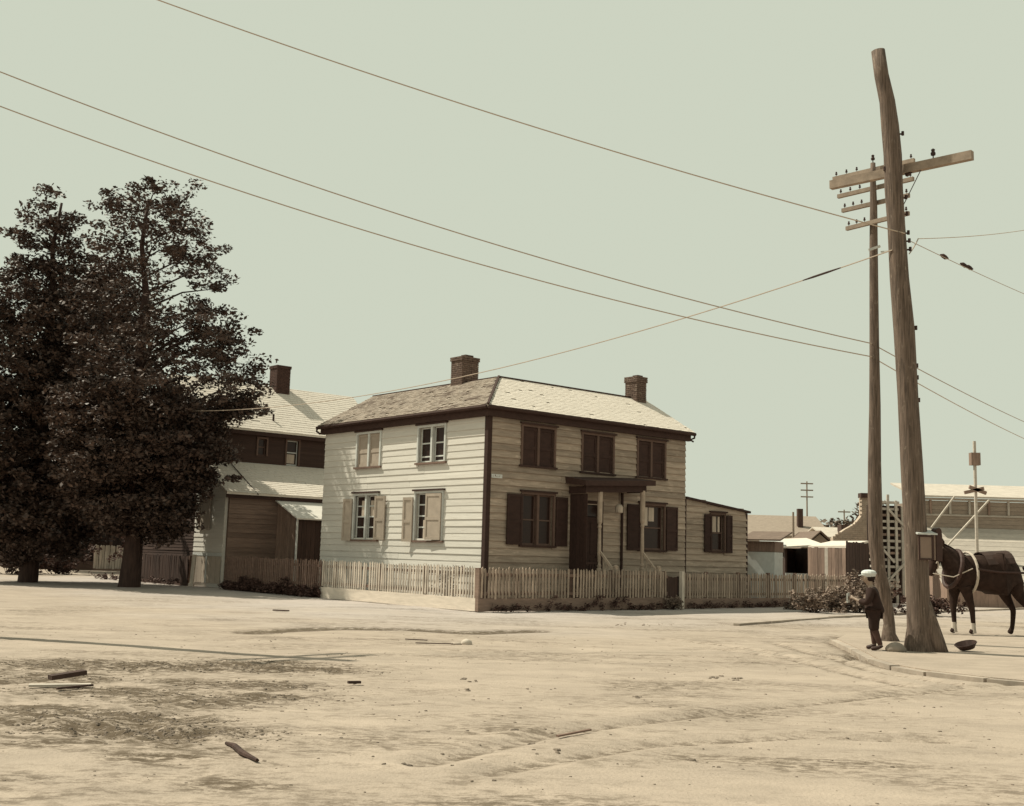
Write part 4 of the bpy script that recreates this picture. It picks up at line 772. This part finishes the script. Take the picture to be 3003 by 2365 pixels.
for s, dx in ((-1, .02), (1, -.22)):
    lg.append([(-.02, 0, 1.26, .40), (.03 + dx * .3, s * .16, .98, .14), (.04 + dx * .6, s * .16, .76, .092), (.05 + dx, s * .15, .50, .062), (.045 + dx, s * .15, .44, .054), (.03 + dx, s * .15, .17, .044), (.06 + dx, s * .15, .10, .052), (.09 + dx, s * .15, .03, .066)])
    lg.append([(-1.12, 0, 1.30, .38), (-1.10, s * .17, 1.10, .19), (-1.06 + dx * .4, s * .17, .86, .13), (-1.22 + dx * .7, s * .16, .60, .07), (-1.27 + dx * .8, s * .16, .52, .06), (-1.26 + dx, s * .16, .34, .05), (-1.24 + dx, s * .16, .17, .045), (-1.21 + dx, s * .16, .10, .054), (-1.17 + dx, s * .16, .03, .068)])
skin('body', [B, neck, rear] + lg, M['hide'], horse)
for s in (-1, 1):
    mb = MB(); mb.tube([(.38, s * .07, 1.77), (.39, s * .085, 1.86), (.41, s * .085, 1.94)], [.035, .036, .004], 6); mb.build('ear', M['hide'], horse)
    mb = MB(); mb.lathe((.49, s * .125, 1.60), [(0, -.02), (.02, 0), (0, .02)], 6); mb.build('eye', M['mane'], horse)
mb = MB(); mb.slab([(-.15, -.025, 1.60), (.03, -.025, 1.68), (.18, -.025, 1.77), (.32, -.025, 1.83), (.46, -.025, 1.82), (.42, -.025, 1.66), (.2, -.025, 1.58), (.02, -.025, 1.5)], (0, .04, 0)); mb.build('mane', M['mane'], horse)
skin('tail', [[(-1.40, 0, 1.42, .05), (-1.52, 0, 1.28, .06), (-1.55, 0, 1.0, .075), (-1.53, 0, .7, .06), (-1.51, 0, .45, .02)]], M['mane'], horse)
for s, dx in ((-1, .02), (1, -.22)): mb = MB(); mb.lathe((.042 + dx, s * .15, .05), [(.066, .0), (.058, .06), (.05, .15), (.047, .2)], 10); mb.build('fetlock', M['whitehair'], horse)
mb = MB(); mb.tube([(-.16, .425 * math.sin(t), 1.24 + .425 * math.cos(t)) for t in np.linspace(0, 2 * math.pi, 22)], .028, 6, cap=False); mb.build('girth_strap', M['strap'], horse)
mb = MB(); mb.tube([(.14 - .10 * math.cos(t), .33 * math.sin(t), 1.32 + .37 * math.cos(t)) for t in np.linspace(0, 2 * math.pi, 22)], .045, 7, cap=False); mb.tube([(-.16, .42, 1.33), (-.6, .43, 1.28), (-1.2, .39, 1.28)], .025, 5); mb.build('collar', M['iron'], horse)
mb = MB(); mb.tube([(.53 + .03 * math.cos(t), .125 * math.sin(t), 1.44 + .13 * math.cos(t)) for t in np.linspace(0, 2 * math.pi, 16)], .012, 5, cap=False); mb.tube([(.42, .12, 1.76), (.49, .14, 1.58), (.56, .11, 1.42)], .012, 5); mb.tube([(.62, .08, 1.22), (.30, .3, 1.16), (-.05, .42, 1.34)], .012, 5); mb.build('bridle', M['strap'], horse)
mb = MB()
for a, b in zip(np.linspace(-1.15, 1.15, 9), np.linspace(-1.15, 1.15, 9)[1:]): mb.slab([(-.42, .425 * math.sin(a), 1.235 + .425 * math.cos(a)), (-1.02, .41 * math.sin(a), 1.285 + .42 * math.cos(a)), (-1.02, .41 * math.sin(b), 1.285 + .42 * math.cos(b)), (-.42, .425 * math.sin(b), 1.235 + .425 * math.cos(b))], (0, 0, .02))
mb.build('blanket', M['dplank'], horse)
# stone and tub by the poles
def boulder(name, label, cat, p, r, m, seed, group=None, rz=0):
    rr = random.Random(seed); mb = MB(); n, k = 9, 14
    for i in range(n + 1):
        ph = math.pi * i / n
        for j in range(k):
            t = 2 * math.pi * j / k; f = 1 + rr.uniform(-.07, .07); mb.v.append((r[0] * f * math.sin(ph) * math.cos(t), r[1] * f * math.sin(ph) * math.sin(t), max(r[2] * f * math.cos(ph), -.3 * r[2]) + .25 * r[2]))
    for i in range(n):
        for j in range(k): a = i * k + j; b = i * k + (j + 1) % k; mb.f.append((a, a + k, b + k, b))
    return tag(mb.build(name, m, None, loc=p, smooth=True, rz=rz), label, cat, group)
boulder('stone', 'pale rounded boulder lying between the boy and the thick pole', 'stone', gnd(2627 / KX, 1911 / KX, PVZ), (.19, .14, .13), M['kerb'], 3, None, .2)
tb2 = gnd(2836 / KX, 1911 / KX, PVZ); tub = thing('feed_tub', 'dark tilted feed tub lying on the pavement below the horse', 'tub', tb2, .4); tub.scale = (.72, .72, .62)
mb = MB(); pf = [(.0, .02), (.17, .0), (.26, .13), (.285, .13), (.19, -.025), (.0, -.025)]; R_ = Matrix.Rotation(math.radians(-20), 4, 'Y'); mm_ = MB().lathe((0, 0, .0), pf, 16); mb.add([R_ @ Vector(v) + Vector((0, 0, .11)) for v in mm_.v], mm_.f); mb.build('bowl', M['iron'], tub, smooth=False)
mb = MB(); mb.tube([R_ @ Vector((.275 * math.cos(t), .275 * math.sin(t), .13)) + Vector((0, 0, .11)) for t in np.linspace(0, 2 * math.pi, 18)], .016, 5, cap=False); mb.build('rim', M['iron'], tub)
boulder('stone', 'small white stone out on the open road in front of the fence corner', 'stone', gnd(988, 1366), (.10, .08, .08), M['whitehair'], 8, None)
boulder('stone', 'low pale stone flake beside the white stone on the road', 'stone', gnd(966, 1366), (.10, .08, .04), M['kerb'], 18, None)
# ------------------------------------------------------------------ behind the fences on the right
def yard_box(p0, Y, x0, x1, yb, yt): return dep(x0, yb, Y), dep(x1, yt, Y)
# long low factory-like shed far away
def far_shed(name, label, cat, x0, x1, Y, zw, zr, dp, mw, mr, rz=0, group=None):
    a, b = dep(x0, 1180, Y), dep(x1, 1180, Y); L = b.x - a.x; t = thing(name, label, cat, (a.x, Y, 0), rz, group)
    mb = MB(); mb.box((0, 0, 0), (L, dp, zw)); mb.slab([(0, 0.001, zw), (0, dp - .001, zw), (0, dp / 2, zr - .1)], (L, 0, 0)); mb.build('wall', mw, t)
    mb = MB(); o = .35; mb.slab([(-o, -o, zw - .15), (L + o, -o, zw - .15), (L + o, dp / 2, zr), (-o, dp / 2, zr)], (0, 0, .12)); mb.slab([(-o, dp / 2, zr), (L + o, dp / 2, zr), (L + o, dp + o, zw - .15), (-o, dp + o, zw - .15)], (0, 0, .12)); mb.build('roof', mr, t); return t, L
t, L = far_shed('long_shed', 'long distant shed with tan roof beyond the yard', 'shed', 1560, 1756, 112, 4.2, 6.2, 12, M['lit'], M['tan'])  # roof brown lightened to tan, distance haze put into the colour
for k in range(7): mb = MB(); mb.box((1 + k * 1.25, -.05, 1.2), (1.7 + k * 1.25, -.001, 2.8)); mb.build('window', M['dplank'], t)
mb = MB(); mb.box((L * .73, 2.2, 5.0), (L * .73 + .5, 2.8, 6.9)); mb.build('vent', M['dplank'], t)
ga = dep(1700, 1180, 84); gs = thing('gabled_shed', 'small dark gabled shed in front of the long distant shed', 'shed', (ga.x, 84, 0), 0)
gl = dep(1757, 1180, 84).x - dep(1683, 1180, 84).x; mb = MB(); mb.box((0, 0, 0), (gl, 6, 2.6)); mb.slab([(0, .001, 2.6), (gl, .001, 2.6), (gl / 2, .001, 3.7)], (0, 5.9, 0)); mb.build('wall', M['tan'], gs)
mb = MB(); mb.slab([(-.3, -.3, 2.45), (gl / 2, -.3, 3.85), (gl / 2, 6.3, 3.85), (-.3, 6.3, 2.45)], (0, 0, .1)); mb.slab([(gl / 2, -.3, 3.85), (gl + .3, -.3, 2.45), (gl + .3, 6.3, 2.45), (gl / 2, 6.3, 3.85)], (0, 0, .1)); mb.build('roof', M['broof'], gs)
t, L = far_shed('store_house', 'low pale walled building beside the gabled shed', 'building', 1755, 1832, 100, 3.9, 4.7, 8, M['lit'], M['lit'])
for k in range(3): mb = MB(); mb.box((.5 + k * 1.1, -.05, 1), (1.1 + k * 1.1, -.001, 2.4)); mb.build('window', M['dplank'], t)
mb = MB(); mb.box((L * .45, 1.0, 4.0), (L * .45 + 1.6, 2.2, 5.0)); mb.build('chimney', M['dplank'], t)
for i, (x, Y, h, r) in enumerate(((1768, 125, 7.2, 2.6), (1795, 128, 5.8, 2.4), (1822, 122, 6.6, 2.6), (1850, 126, 8.0, 3))):
    p = dep(x, 1180, Y); t = thing('tree', ['round hazy tree right behind the long distant shed', 'lower hazy tree second from the long distant shed', 'hazy tree third from the long distant shed', 'hazy tree furthest from the long distant shed'][i], 'tree', (p.x, Y, 0), 0, 'hazy trees beyond the yard')
    r_ = np.random.default_rng(50 + i); c = r_.normal(size=(22, 3)) * np.array([r * .45, r * .4, h * .16]) + np.array([0, 0, h * .62]); leaves('foliage', c, np.full((22, 3), r * .42), 55, .28, M['distant'], t, seed=60 + i)
    mb = MB(); mb.tube([(0, 0, 0), (0, 0, h * .6)], [.22, .1], 7); mb.build('trunk', M['tan'], t)
for i, (x, Y, yt, lab, arms) in enumerate(((1709, 138, 1020, 'distant pole with three crossarms rising beyond the long shed', 3), (1680, 90, 1085, 'thin bare distant pole in front of the long shed', 0), (1788, 140, 1080, 'faint distant pole above the hazy trees', 1))):
    p = dep(x, yt, Y); t = thing('distant_pole', lab, 'utility pole', (p.x, Y, 0), 0, 'distant poles'); mb = MB(); mb.tube([(0, 0, 0), (0, 0, p.z)], [.13, .08], 7); mb.build('shaft', M['tan'], t)
    for k in range(arms): mb = MB(); mb.box((-.75, -.05, p.z - .35 - k * .8), (.75, .05, p.z - .2 - k * .8)); mb.build('crossarm', M['tan'], t)
# back shed roofs behind the lean-to
p0 = W3(12.6, 4.2); bsd = thing('back_shed', 'low dark roofed back shed behind the lean-to', 'shed', p0, AZ)
mb = MB(); mb.box((-2.5, 0, 0), (1.6, 3.5, 2.3)); mb.build('wall', M['dplank'], bsd); mb = MB(); mb.hexa([(-2.6, -.25, 3.05), (2.1, -.25, 2.25), (2.1, 3.8, 2.25), (-2.6, 3.8, 3.05), (-2.6, -.25, 3.13), (2.1, -.25, 2.33), (2.1, 3.8, 2.33), (-2.6, 3.8, 3.13)]); mb.build('roof', M['broof'], bsd)
mb = MB(); mb.box((-2.5, -.28, 2.98), (-2.35, -.26, 3.05)); mb.beam((-2.6, -.3, 2.98), (2.1, -.3, 2.2), .03, .09); mb.build('fascia', M['lit'], bsd)
def plank_wall(par, a, b, z0, z1, m, wd=.2, dirn=None, name='plank', odd=None):
    a, b = Vector(a), Vector(b); d = (b - a); L = d.length; d.normalize(); n = max(1, int(L / wd)); nm = Vector((d.y, -d.x, 0))
    for k in range(n):
        p, q = a + d * (k * L / n + .005), a + d * ((k + 1) * L / n - .005); t = nm * random.uniform(.018, .03); h = z1 + random.uniform(-.03, .03)
        mb = MB(); mb.hexa([p + Vector((0, 0, z0)), q + Vector((0, 0, z0)), q + t + Vector((0, 0, z0)), p + t + Vector((0, 0, z0)), p + Vector((0, 0, h)), q + Vector((0, 0, h)), q + t + Vector((0, 0, h)), p + t + Vector((0, 0, h))])
        mb.build(name, (odd[1] if odd and k in odd[0] else m), par)
def shack(label, x0, xc, x1, Y0, Yc, Y1, zt0, zt1, m0, m1, mr, odd=None, roofdrop=.15):
    A, Bc, D = dep(x0, 1190, Y0), dep(xc, 1190, Yc), dep(x1, 1190, Y1)
    A.z = Bc.z = D.z = 0; t = thing('shack', label, 'shed', A); a, b, d = Vector((0, 0, 0)), Bc - A, D - A
    plank_wall(t, a, b, 0, zt0, m0, odd=odd); plank_wall(t, b, d, 0, zt1, m1)
    e = a + (d - b); up = Vector((0, 0, 1)); mb = MB(); mb.slab([a + up * (zt0 - .02), b + up * (zt0 + .0), d + up * (zt1 + .02), e + up * (zt1 + .02)], (0, 0, .09)); mb.build('roof', mr, t)
    mb = MB(); mb.slab([e, d, d + up * zt1, e + up * zt1], (0, .05, 0)); mb.build('wall', m1, t); return t, A
shack('plank shack with pale sagging roof and one dark side in the yard', 1712, 1792, 1840, 46.5, 44.5, 47.5, 2.2, 2.45, M['plank'], M['dplank'], M['sroof'], odd=((5,), M['lit']))
cs = thing('open_shed', 'open fronted shed with black interior beside the plank shack', 'shed', Vector((dep(1663, 1180, 48).x, 48, 0)))
cl_ = dep(1716, 1180, 48).x - dep(1663, 1180, 48).x
mb = MB(); mb.box((0, 2.2, 0), (cl_, 2.3, 2.2)); mb.box((0, 0, 0), (.08, 2.195, 2.2)); mb.box((cl_ - .08, 0, 0), (cl_, 2.195, 2.2)); mb.build('wall', M['dplank'], cs)
mb = MB(); mb.hexa([(-.3, -.3, 2.15), (cl_ + .5, -.3, 2.3), (cl_ + .5, 2.5, 2.6), (-.3, 2.5, 2.5), (-.3, -.3, 2.22), (cl_ + .5, -.3, 2.37), (cl_ + .5, 2.5, 2.67), (-.3, 2.5, 2.57)]); mb.build('roof', M['sroof'], cs)
mb = MB(); mb.hexa([(.0, -.14, 0), (cl_ - .1, -.14, 0), (cl_ - .1, -.02, 0), (0, -.02, 0), (0.0, -.05, 1.15), (cl_ - .1, -.05, 1.15), (cl_ - .1, -.02, 1.15), (0, -.02, 1.15)]); mb.build('front_panel', M['whitetrim'], cs)
ws = thing('wash_house', 'small whitewashed outhouse with brown top boards behind the lean-to', 'shed', Vector((dep(1582, 1180, 43.5).x, 43.5, 0)), math.radians(-28))
wl = 1.05; mb = MB(); mb.box((0, 0, 0), (wl, 1.2, 1.95)); mb.build('wall', M['whitetrim'], ws); mb = MB(); mb.box((-.02, -.03, 1.96), (wl + .02, 1.25, 2.35)); mb.build('top_board', M['plank'], ws); mb = MB(); mb.hexa([(-.2, -.3, 2.36), (wl + .3, -.3, 2.36), (wl + .3, 1.5, 2.7), (-.2, 1.5, 2.7), (-.2, -.3, 2.42), (wl + .3, -.3, 2.42), (wl + .3, 1.5, 2.76), (-.2, 1.5, 2.76)]); mb.build('roof', M['broof'], ws)
hu = thing('hutch', 'pale low hutch with dark upper opening between outhouse and open shed', 'hutch', Vector((dep(1618, 1180, 45.5).x, 45.5, 0)))
hl = dep(1658, 1180, 45.5).x - dep(1618, 1180, 45.5).x; mb = MB(); mb.box((0, 0, .0), (hl, .9, 1.75)); mb.build('body', M['lit'], hu); mb = MB(); mb.box((.03, -.02, 1.80), (hl * .95, .88, 2.2)); mb.build('opening', M['iron'], hu); mb = MB(); mb.hexa([(-.1, -.2, 2.21), (hl + .1, -.2, 2.21), (hl + .1, 1, 2.6), (-.1, 1, 2.6), (-.1, -.2, 2.27), (hl + .1, -.2, 2.27), (hl + .1, 1, 2.66), (-.1, 1, 2.66)]); mb.build('roof', M['whitetrim'], hu)
mb = MB(); mb.box((-.02, -.08, 1.752), (hl, -.0, 1.80)); mb.build('ledge', M['whitetrim'], hu)
tw = Vector((dep(1637, 1180, 44.6).x, 44.6, .85)); mb = MB(); mb.add([(0, 0, 0), (.26, .03, .0), (.36, 0, .02), (.36, .0, .72), (.2, .03, .74), (0, 0, .72), (0, .02, .0), (.26, .05, .0), (.36, .02, .02), (.36, .02, .72), (.2, .05, .74), (0, .02, .72)], [(0, 1, 2, 3, 4, 5), (11, 10, 9, 8, 7, 6), (0, 6, 7, 1), (1, 7, 8, 2), (2, 8, 9, 3), (3, 9, 10, 4), (4, 10, 11, 5), (5, 11, 6, 0)])
tag(mb.build('towel', M['cap'], None, loc=tw), 'white cloth hung up to dry in front of the pale hutch', 'cloth')
# house being built on the far right
hx = dep(1968, 1180, 51); ch = thing('unfinished_house', 'timber house under construction with pale boarded slope on the far right', 'house', (hx.x - 1.2, 50, 0), 0)
n = 12; BL = 11.5
for k in range(n):
    t0, t1 = k / n, (k + .94) / n; z0, z1 = .9 + 2.35 * t0, .9 + 2.35 * t1; y0, y1 = -3.2 + 3.2 * t0, -3.2 + 3.2 * t1
    mb = MB(); e = random.uniform(-.15, .1); mb.hexa([(.3 + e, y0, z0), (BL, y0, z0), (BL, y1, z1), (.3 + e, y1, z1), (.3 + e, y0, z0 + .03), (BL, y0, z0 + .03), (BL, y1, z1 + .03), (.3 + e, y1, z1 + .03)]); mb.build('roof_board', M['lit'], ch)
mb = MB(); mb.box((.4, -3.1, 0), (BL, -3.0, .88)); mb.slab([(.4, -3.0, 0), (.4, 0, 0), (.4, 0, 3.2), (.4, -3.0, .9)], (.08, 0, 0)); mb.build('wall', M['plank'], ch)
for k in range(6): mb = MB(); mb.box((.5, .05, 3.25 + k * .2), (BL, .08, 3.25 + k * .2 + .19)); mb.build('wall_board', M['tan'], ch)
mb = MB(); mb.box((.5, .0, 3.78), (BL, .049, 3.86)); mb.box((.4, -.05, 4.46), (BL, .1, 4.56)); mb.build('ledger', M['lit'], ch)
for k in range(12): mb = MB(); mb.box((.9 + k * .85, -.03, 3.87), (.99 + k * .85, .048, 4.455)); mb.build('stud', M['lit'] if k % 3 else M['plank'], ch)
mb = MB(); mb.slab([(.2, -.2, 4.57), (BL, -.2, 4.57), (BL, 3.0, 5.3), (.2, 3.0, 5.3)], (0, 0, .08)); mb.build('roof', M['lit'], ch)
mb = MB(); mb.box((.5, .1, 0), (BL, 3.0, 4.4)); mb.build('core', M['tan'], ch)
for a, b in (((1973, 1118), (2022, 1052)), ((1992, 1172), (2095, 1060))): mb = MB(); mb.beam(dep(a[0], a[1], 48.4) - ch.location, dep(b[0], b[1], 48.4) - ch.location, .10, .06); mb.build('brace', M['lit'], ch)
px = dep(2070, 1180, 47.5); pz_ = dep(2068, 935, 47.5).z; mst = thing('scaffold_mast', 'slim pale mast with a dark block standing before the unfinished house', 'mast', (px.x, 47.5, 0)); mb = MB(); mb.box((-.05, -.05, 0), (.05, .05, pz_)); mb.build('shaft', M['lit'], mst)
zb_ = dep(2068, 973, 47.5).z; mb = MB(); mb.box((-.19, -.14, zb_ - .26), (.19, .14, zb_ + .26)); mb.build('block', M['plank'], mst)
zb_ = dep(2068, 1040, 47.5).z; mb = MB(); mb.beam((-.5, -.1, zb_ - .1), (.3, -.1, zb_ + .1), .1, .14); mb.beam((-.3, -.1, zb_ + .15), (.4, -.1, zb_ - .1), .1, .14); mb.build('cleat', M['plank'], mst)
# brick gable and scaffold left of it
def brick_wall(label, poly_px, Y, m, th=.45):
    pts = [dep(x, y, Y) for x, y in poly_px]; o = Vector((min(p.x for p in pts), Y, 0)); t = thing('brick_gable', label, 'wall', o); P2 = [(p.x - o.x, max(p.z, 0)) for p in pts]
    mb = MB(); mb.slab([(x, .03, z) for x, z in P2], (0, th, 0)); mb.build('core', m, t); mb = MB(); z = 0.0; row = 0; mz = max(p[1] for p in P2); mx_ = max(p[0] for p in P2)
    while z < mz:
        x = -.12 * (row % 2)
        while x < mx_:
            if in_poly(np.array([x + .11]), np.array([z + .04]), P2)[0]: j = random.uniform(0, .02); mb.box((x, j, z), (x + .225, .05, z + .085))
            x += .24
        z += .1; row += 1
    mb.build('brick', m, t, kind='stuff'); return t
brick_wall('rough tan brick gable rising behind the slender pole', [(1765, 1215), (1765, 1140), (1790, 1122), (1812, 1110), (1826, 1092), (1826, 1052), (1850, 1050), (1850, 1215)], 55, M['palebrick'])
mb = MB(); g0 = dep(1824, 1052, 54.9); mb.box((0, 0, 0), (1.0, .5, .22)); tag(mb.build('coping', M['dplank'], None, loc=(g0.x, 54.9, g0.z - .05)), 'dark coping slab lying on top of the tan brick gable', 'coping')
sc = thing('scaffold', 'pale scaffold of poles and stacked boards between the two utility poles', 'scaffold', (dep(1868, 1180, 48.5).x, 48.5, 0)); o = sc.location
swd = dep(1915, 1180, 48.5).x - o.x
for k, x in enumerate((.28, .62, swd - .05)): mb = MB(); mb.box((x - .05, -.06, 0), (x + .05, .04, 4.55 - .25 * k)); mb.build('post', M['lit'], sc)
for k in range(15): mb = MB(); z = .45 + k * .27; mb.beam((-.45 + random.uniform(-.05, .05), .12, z), (random.uniform(.7, swd), .12, z + random.uniform(-.04, .04)), .25, .10); mb.build('board', M['lit'] if k % 3 else M['plank'], sc)
for a, b in (((.3, -.1, 3.9), (.95, -.1, 3.2)), ((-.3, -.1, 2.6), (.5, -.1, 1.7)), ((.2, -.1, .9), (.95, -.1, 1.7)), ((-.4, -.1, .4), (.3, -.1, 1.1))): mb = MB(); mb.beam(a, b, .07, .09); mb.build('brace', M['lit'], sc)
mb = MB(); mb.box((-.5, .3, 0), (swd, .4, 4.1)); mb.build('backing_wall', M['dplank'], sc)
# far plank fence and street kerb
pA, pB = gnd(1796, 1264), gnd(1926, 1262); ff = thing('plank_fence', 'weathered plank fence at the far side behind the poles', 'fence', pA)
plank_wall(ff, (0, 0, 0), pB - pA, .12, 1.02, M['plank'], wd=.16, name='picket')
mb = MB(); d = (pB - pA); mb.beam((0, .04, .9), d + Vector((0, .04, .9)), .05, .09); mb.beam((0, .04, .3), d + Vector((0, .04, .3)), .05, .09); mb.build('rail', M['rail'], ff)
mb = MB(); mb.box((d.x - .06, d.y - .08, 0), (d.x + .06, d.y + .04, 1.12)); mb.build('post', M['dplank'], ff)
kp = [gnd(x, y) for x, y in ((1560, 1326), (1690, 1316), (1760, 1311), (1840, 1306), (1915, 1302), (2010, 1297), (2120, 1293), (2320, 1286))]
kb_ = tag(link(bpy.data.objects.new('kerb', None)), 'pale kerb along the far side of the street', None, None, 'structure'); kb_.location = kp[0]
for a, b in zip(kp, kp[1:]):
    n = max(1, int((b - a).length / 1.6))
    for k in range(n): mb = MB(); p, q = a.lerp(b, k / n), a.lerp(b, (k + .985) / n); mb.beam(p - kp[0] + Vector((0, 0, -.03 + random.uniform(-.015, .015))), q - kp[0] + Vector((0, 0, -.03)), .16, .18); mb.build('kerb_stone', M['kerb'], kb_)
# ------------------------------------------------------------------ weeds and shrubs
def shrub(name, label, p, r, h, n, leaf, m, seed, group='weeds and shrubs by the fences', cat='shrub'):
    t = thing(name, label, cat, p, 0, group); g = np.random.default_rng(seed); c = g.normal(size=(n, 3)) * np.array([r[0] * .5, r[1] * .5, h * .22]) + np.array([0, 0, h * .45]); c[:, 2] = np.clip(c[:, 2], .06, h)
    leaves('foliage', c, np.full((n, 3), .16 * (h ** .5)), 34, leaf, m, t, seed=seed + 1)
    mb = MB(); 
    for k in range(min(n, 14)): mb.tube([(c[k][0] * .2, c[k][1] * .2, 0), (c[k][0] * .7, c[k][1] * .7, c[k][2] * .6), tuple(c[k])], [.014, .01, .004], 4)
    mb.build('stem', M['bark'], t, kind='stuff'); return t
for i, (x, y, rx, ry, h, n, lab) in enumerate(((1725, 1298, .7, .5, .75, 40, 'pale leafy weed clump nearest the end of the long picket fence'), (1772, 1296, .9, .6, .8, 55, 'largest pale leafy weed clump by the street kerb'), (1818, 1298, .8, .5, .6, 45, 'pale leafy weed clump beside the boy'), (1685, 1292, .4, .3, .4, 18, 'small tuft of pale weeds at the foot of the long picket fence'))):
    shrub('weed_clump', lab, gnd(x, y), (rx, ry), h, n, .055, M['weed'], 100 + i)
for i, (x, Y, h, lab) in enumerate(((1812, 40.5, 1.35, 'tall pale weeds growing between fence end and poles'), (1836, 41.5, 1.2, 'pale weeds right behind the boy'))):
    p = dep(x, 1180, Y); shrub('weed_clump', lab, (p.x, Y, 0), (.8, .5), h, 42, .06, M['weed'], 120 + i)
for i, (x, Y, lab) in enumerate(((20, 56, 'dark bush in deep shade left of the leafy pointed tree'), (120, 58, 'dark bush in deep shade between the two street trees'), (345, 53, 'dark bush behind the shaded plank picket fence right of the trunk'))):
    p = dep(x, 1180, Y); shrub('bush', lab, (p.x, Y, 0), (1.9, .9), 1.9, 90, .085, M['dweed'], 150 + i)  # dark bushes added to deepen the shade under the trees
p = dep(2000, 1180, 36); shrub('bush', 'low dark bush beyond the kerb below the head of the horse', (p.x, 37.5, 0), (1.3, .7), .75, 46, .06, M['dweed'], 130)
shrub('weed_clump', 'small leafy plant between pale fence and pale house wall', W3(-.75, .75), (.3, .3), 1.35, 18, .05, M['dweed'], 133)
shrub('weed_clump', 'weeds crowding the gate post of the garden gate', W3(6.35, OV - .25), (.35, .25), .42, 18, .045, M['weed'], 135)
g = np.random.default_rng(77); c = []
for u in np.arange(-1.1, 6.3, .07):
    if g.random() < .75: q = W3(u + g.normal() * .05, OV - .12 - abs(g.normal()) * .06); c.append((q.x, q.y, .04 + abs(g.normal()) * .10 * (1.2 + math.sin(u * 2.1))))
for u in np.arange(7.4, 16.4, .09):
    if g.random() < .7: q = W3(u, OV - .12 - abs(g.normal()) * .06); c.append((q.x, q.y, .04 + abs(g.normal()) * .08))
for v in np.arange(6.75, 13.6, .035):
    hh = .30 + .12 * math.sin(v * 2.3) + .10 * math.sin(v * 5.9)
    for k in range(2): q = W3(OU - .13 - abs(g.normal()) * .09, v + g.normal() * .05); c.append((q.x, q.y, .05 + hh * g.random() ** .8))
for v in np.arange(17, 26, .12): q = W3(OU - .12 - abs(g.normal()) * .3, v); c.append((q.x, q.y, .05 + g.random() * .2))
c = np.array(c); fo = leaves('weeds', c, np.full((len(c), 3), .11), 20, .042, M['dweed'], None, seed=78); tag(fo, 'dark low weeds along the foot of the picket fences', None, None, 'stuff')
# ------------------------------------------------------------------ litter on the road
def gz(p): return Vector((p.x, p.y, p.z + ground_z(p.x, p.y)))
def litter_plank(label, x0, y0, x1, y1, wd, th, m, lift=0.0, tilt=0.0):
    a, b = gz(gnd(x0, y0)), gz(gnd(x1, y1)); mb = MB(); d = b - a; mb.beam((0, 0, th / 2 + .02), d + Vector((0, 0, th / 2 + .02 + tilt)), wd, th); return tag(mb.build('loose_plank', m, None, loc=a + Vector((0, 0, lift))), label, 'plank', 'scraps of wood on the road')
litter_plank('dark split board tilted on top of a pale one at the roadside', 104, 1456, 178, 1452, .13, .05, M['dplank'], .05, .05)
litter_plank('pale thin board lying under the dark split board', 60, 1462, 192, 1460,   .12, .025, M['lit'])
litter_plank('thin dark lath beside the pale thin board', 120, 1468, 196, 1462, .03, .02, M['dplank'])
litter_plank('short dark wood chip alone in the middle of the road', 737, 1453, 763, 1452, .05, .03, M['dplank'])
litter_plank('flat dark scrap of wood near the side street edge', 580, 1296, 610, 1298, .10, .03, M['dplank'])
litter_plank('narrow lath lying behind the white stone', 858, 1359, 905, 1361, .03, .015, M['dplank']); litter_plank('long narrow lath nearest the white stone', 880, 1366, 960, 1368, .03, .015, M['dplank'])
litter_plank('thin splinter of wood in the near wheel track', 1180, 1571, 1250, 1560, .03, .015, M['rail'])
st = [gz(gnd(x, y)) for x, y in ((478, 1580), (496, 1587), (512, 1600), (545, 1616))]; mb = MB(); mb.tube([p - st[0] + Vector((0, 0, .02)) for p in st], [.012, .022, .026, .015], 7, rough=.2); tag(mb.build('stick', M['bark'], None, loc=st[0]), 'bent dark stick lying in the near foreground', 'stick')
mb = MB(); rr = random.Random(5)
def clod(p, s):
    p = Vector((p.x, p.y, ground_z(p.x, p.y)))
    a = rr.uniform(0, 3.1); n = 6; top = [(p.x + s * .55 * math.cos(a + t) * rr.uniform(.7, 1.2), p.y + s * .55 * math.sin(a + t) * rr.uniform(.7, 1.2), p.z + s * rr.uniform(.1, .34)) for t in np.linspace(0, 2 * math.pi, n, endpoint=False)]
    bot = [(p.x + (x - p.x) * 1.7, p.y + (y - p.y) * 1.7, p.z - .012) for x, y, z in top]; m = len(mb.v); mb.v += bot + top; mb.f.append(tuple(m + n + i for i in range(n))); mb.f.extend((m + i, m + (i + 1) % n, m + n + (i + 1) % n, m + n + i) for i in range(n))
for (px_, py_), rx, ry in PATCH:
    for k in range(int(200 * rx)): 
        c = Vector((px_ + rr.gauss(0, rx * .6), py_ + rr.gauss(0, ry * .6), 0)); clod(c, .008 + .026 * rr.random() ** 2.5)
for k in range(2600): clod(Vector((rr.uniform(-9, 9), 8 + 15 * rr.random() ** 1.3, 0)), .006 + .026 * rr.random() ** 4)
for x, y in ((1510, 1437), (1520, 1435), (1545, 1440), (1090, 1553), (1120, 1575), (1350, 1477), (1180, 1595), (1330, 1322), (1370, 1325), (1400, 1324), (1310, 1323), (1420, 1323), (985, 1437), (1000, 1443), (990, 1462), (860, 1620), (1560, 1440), (1460, 1610)):
    for k in range(4): c = gnd(x + rr.uniform(-9, 9), y + rr.uniform(-2, 2)); clod(c, rr.uniform(.02, .06))
tag(mb.build('clods', M['clod'], None), 'dark clods and droppings scattered over the sandy road', None, None, 'stuff')
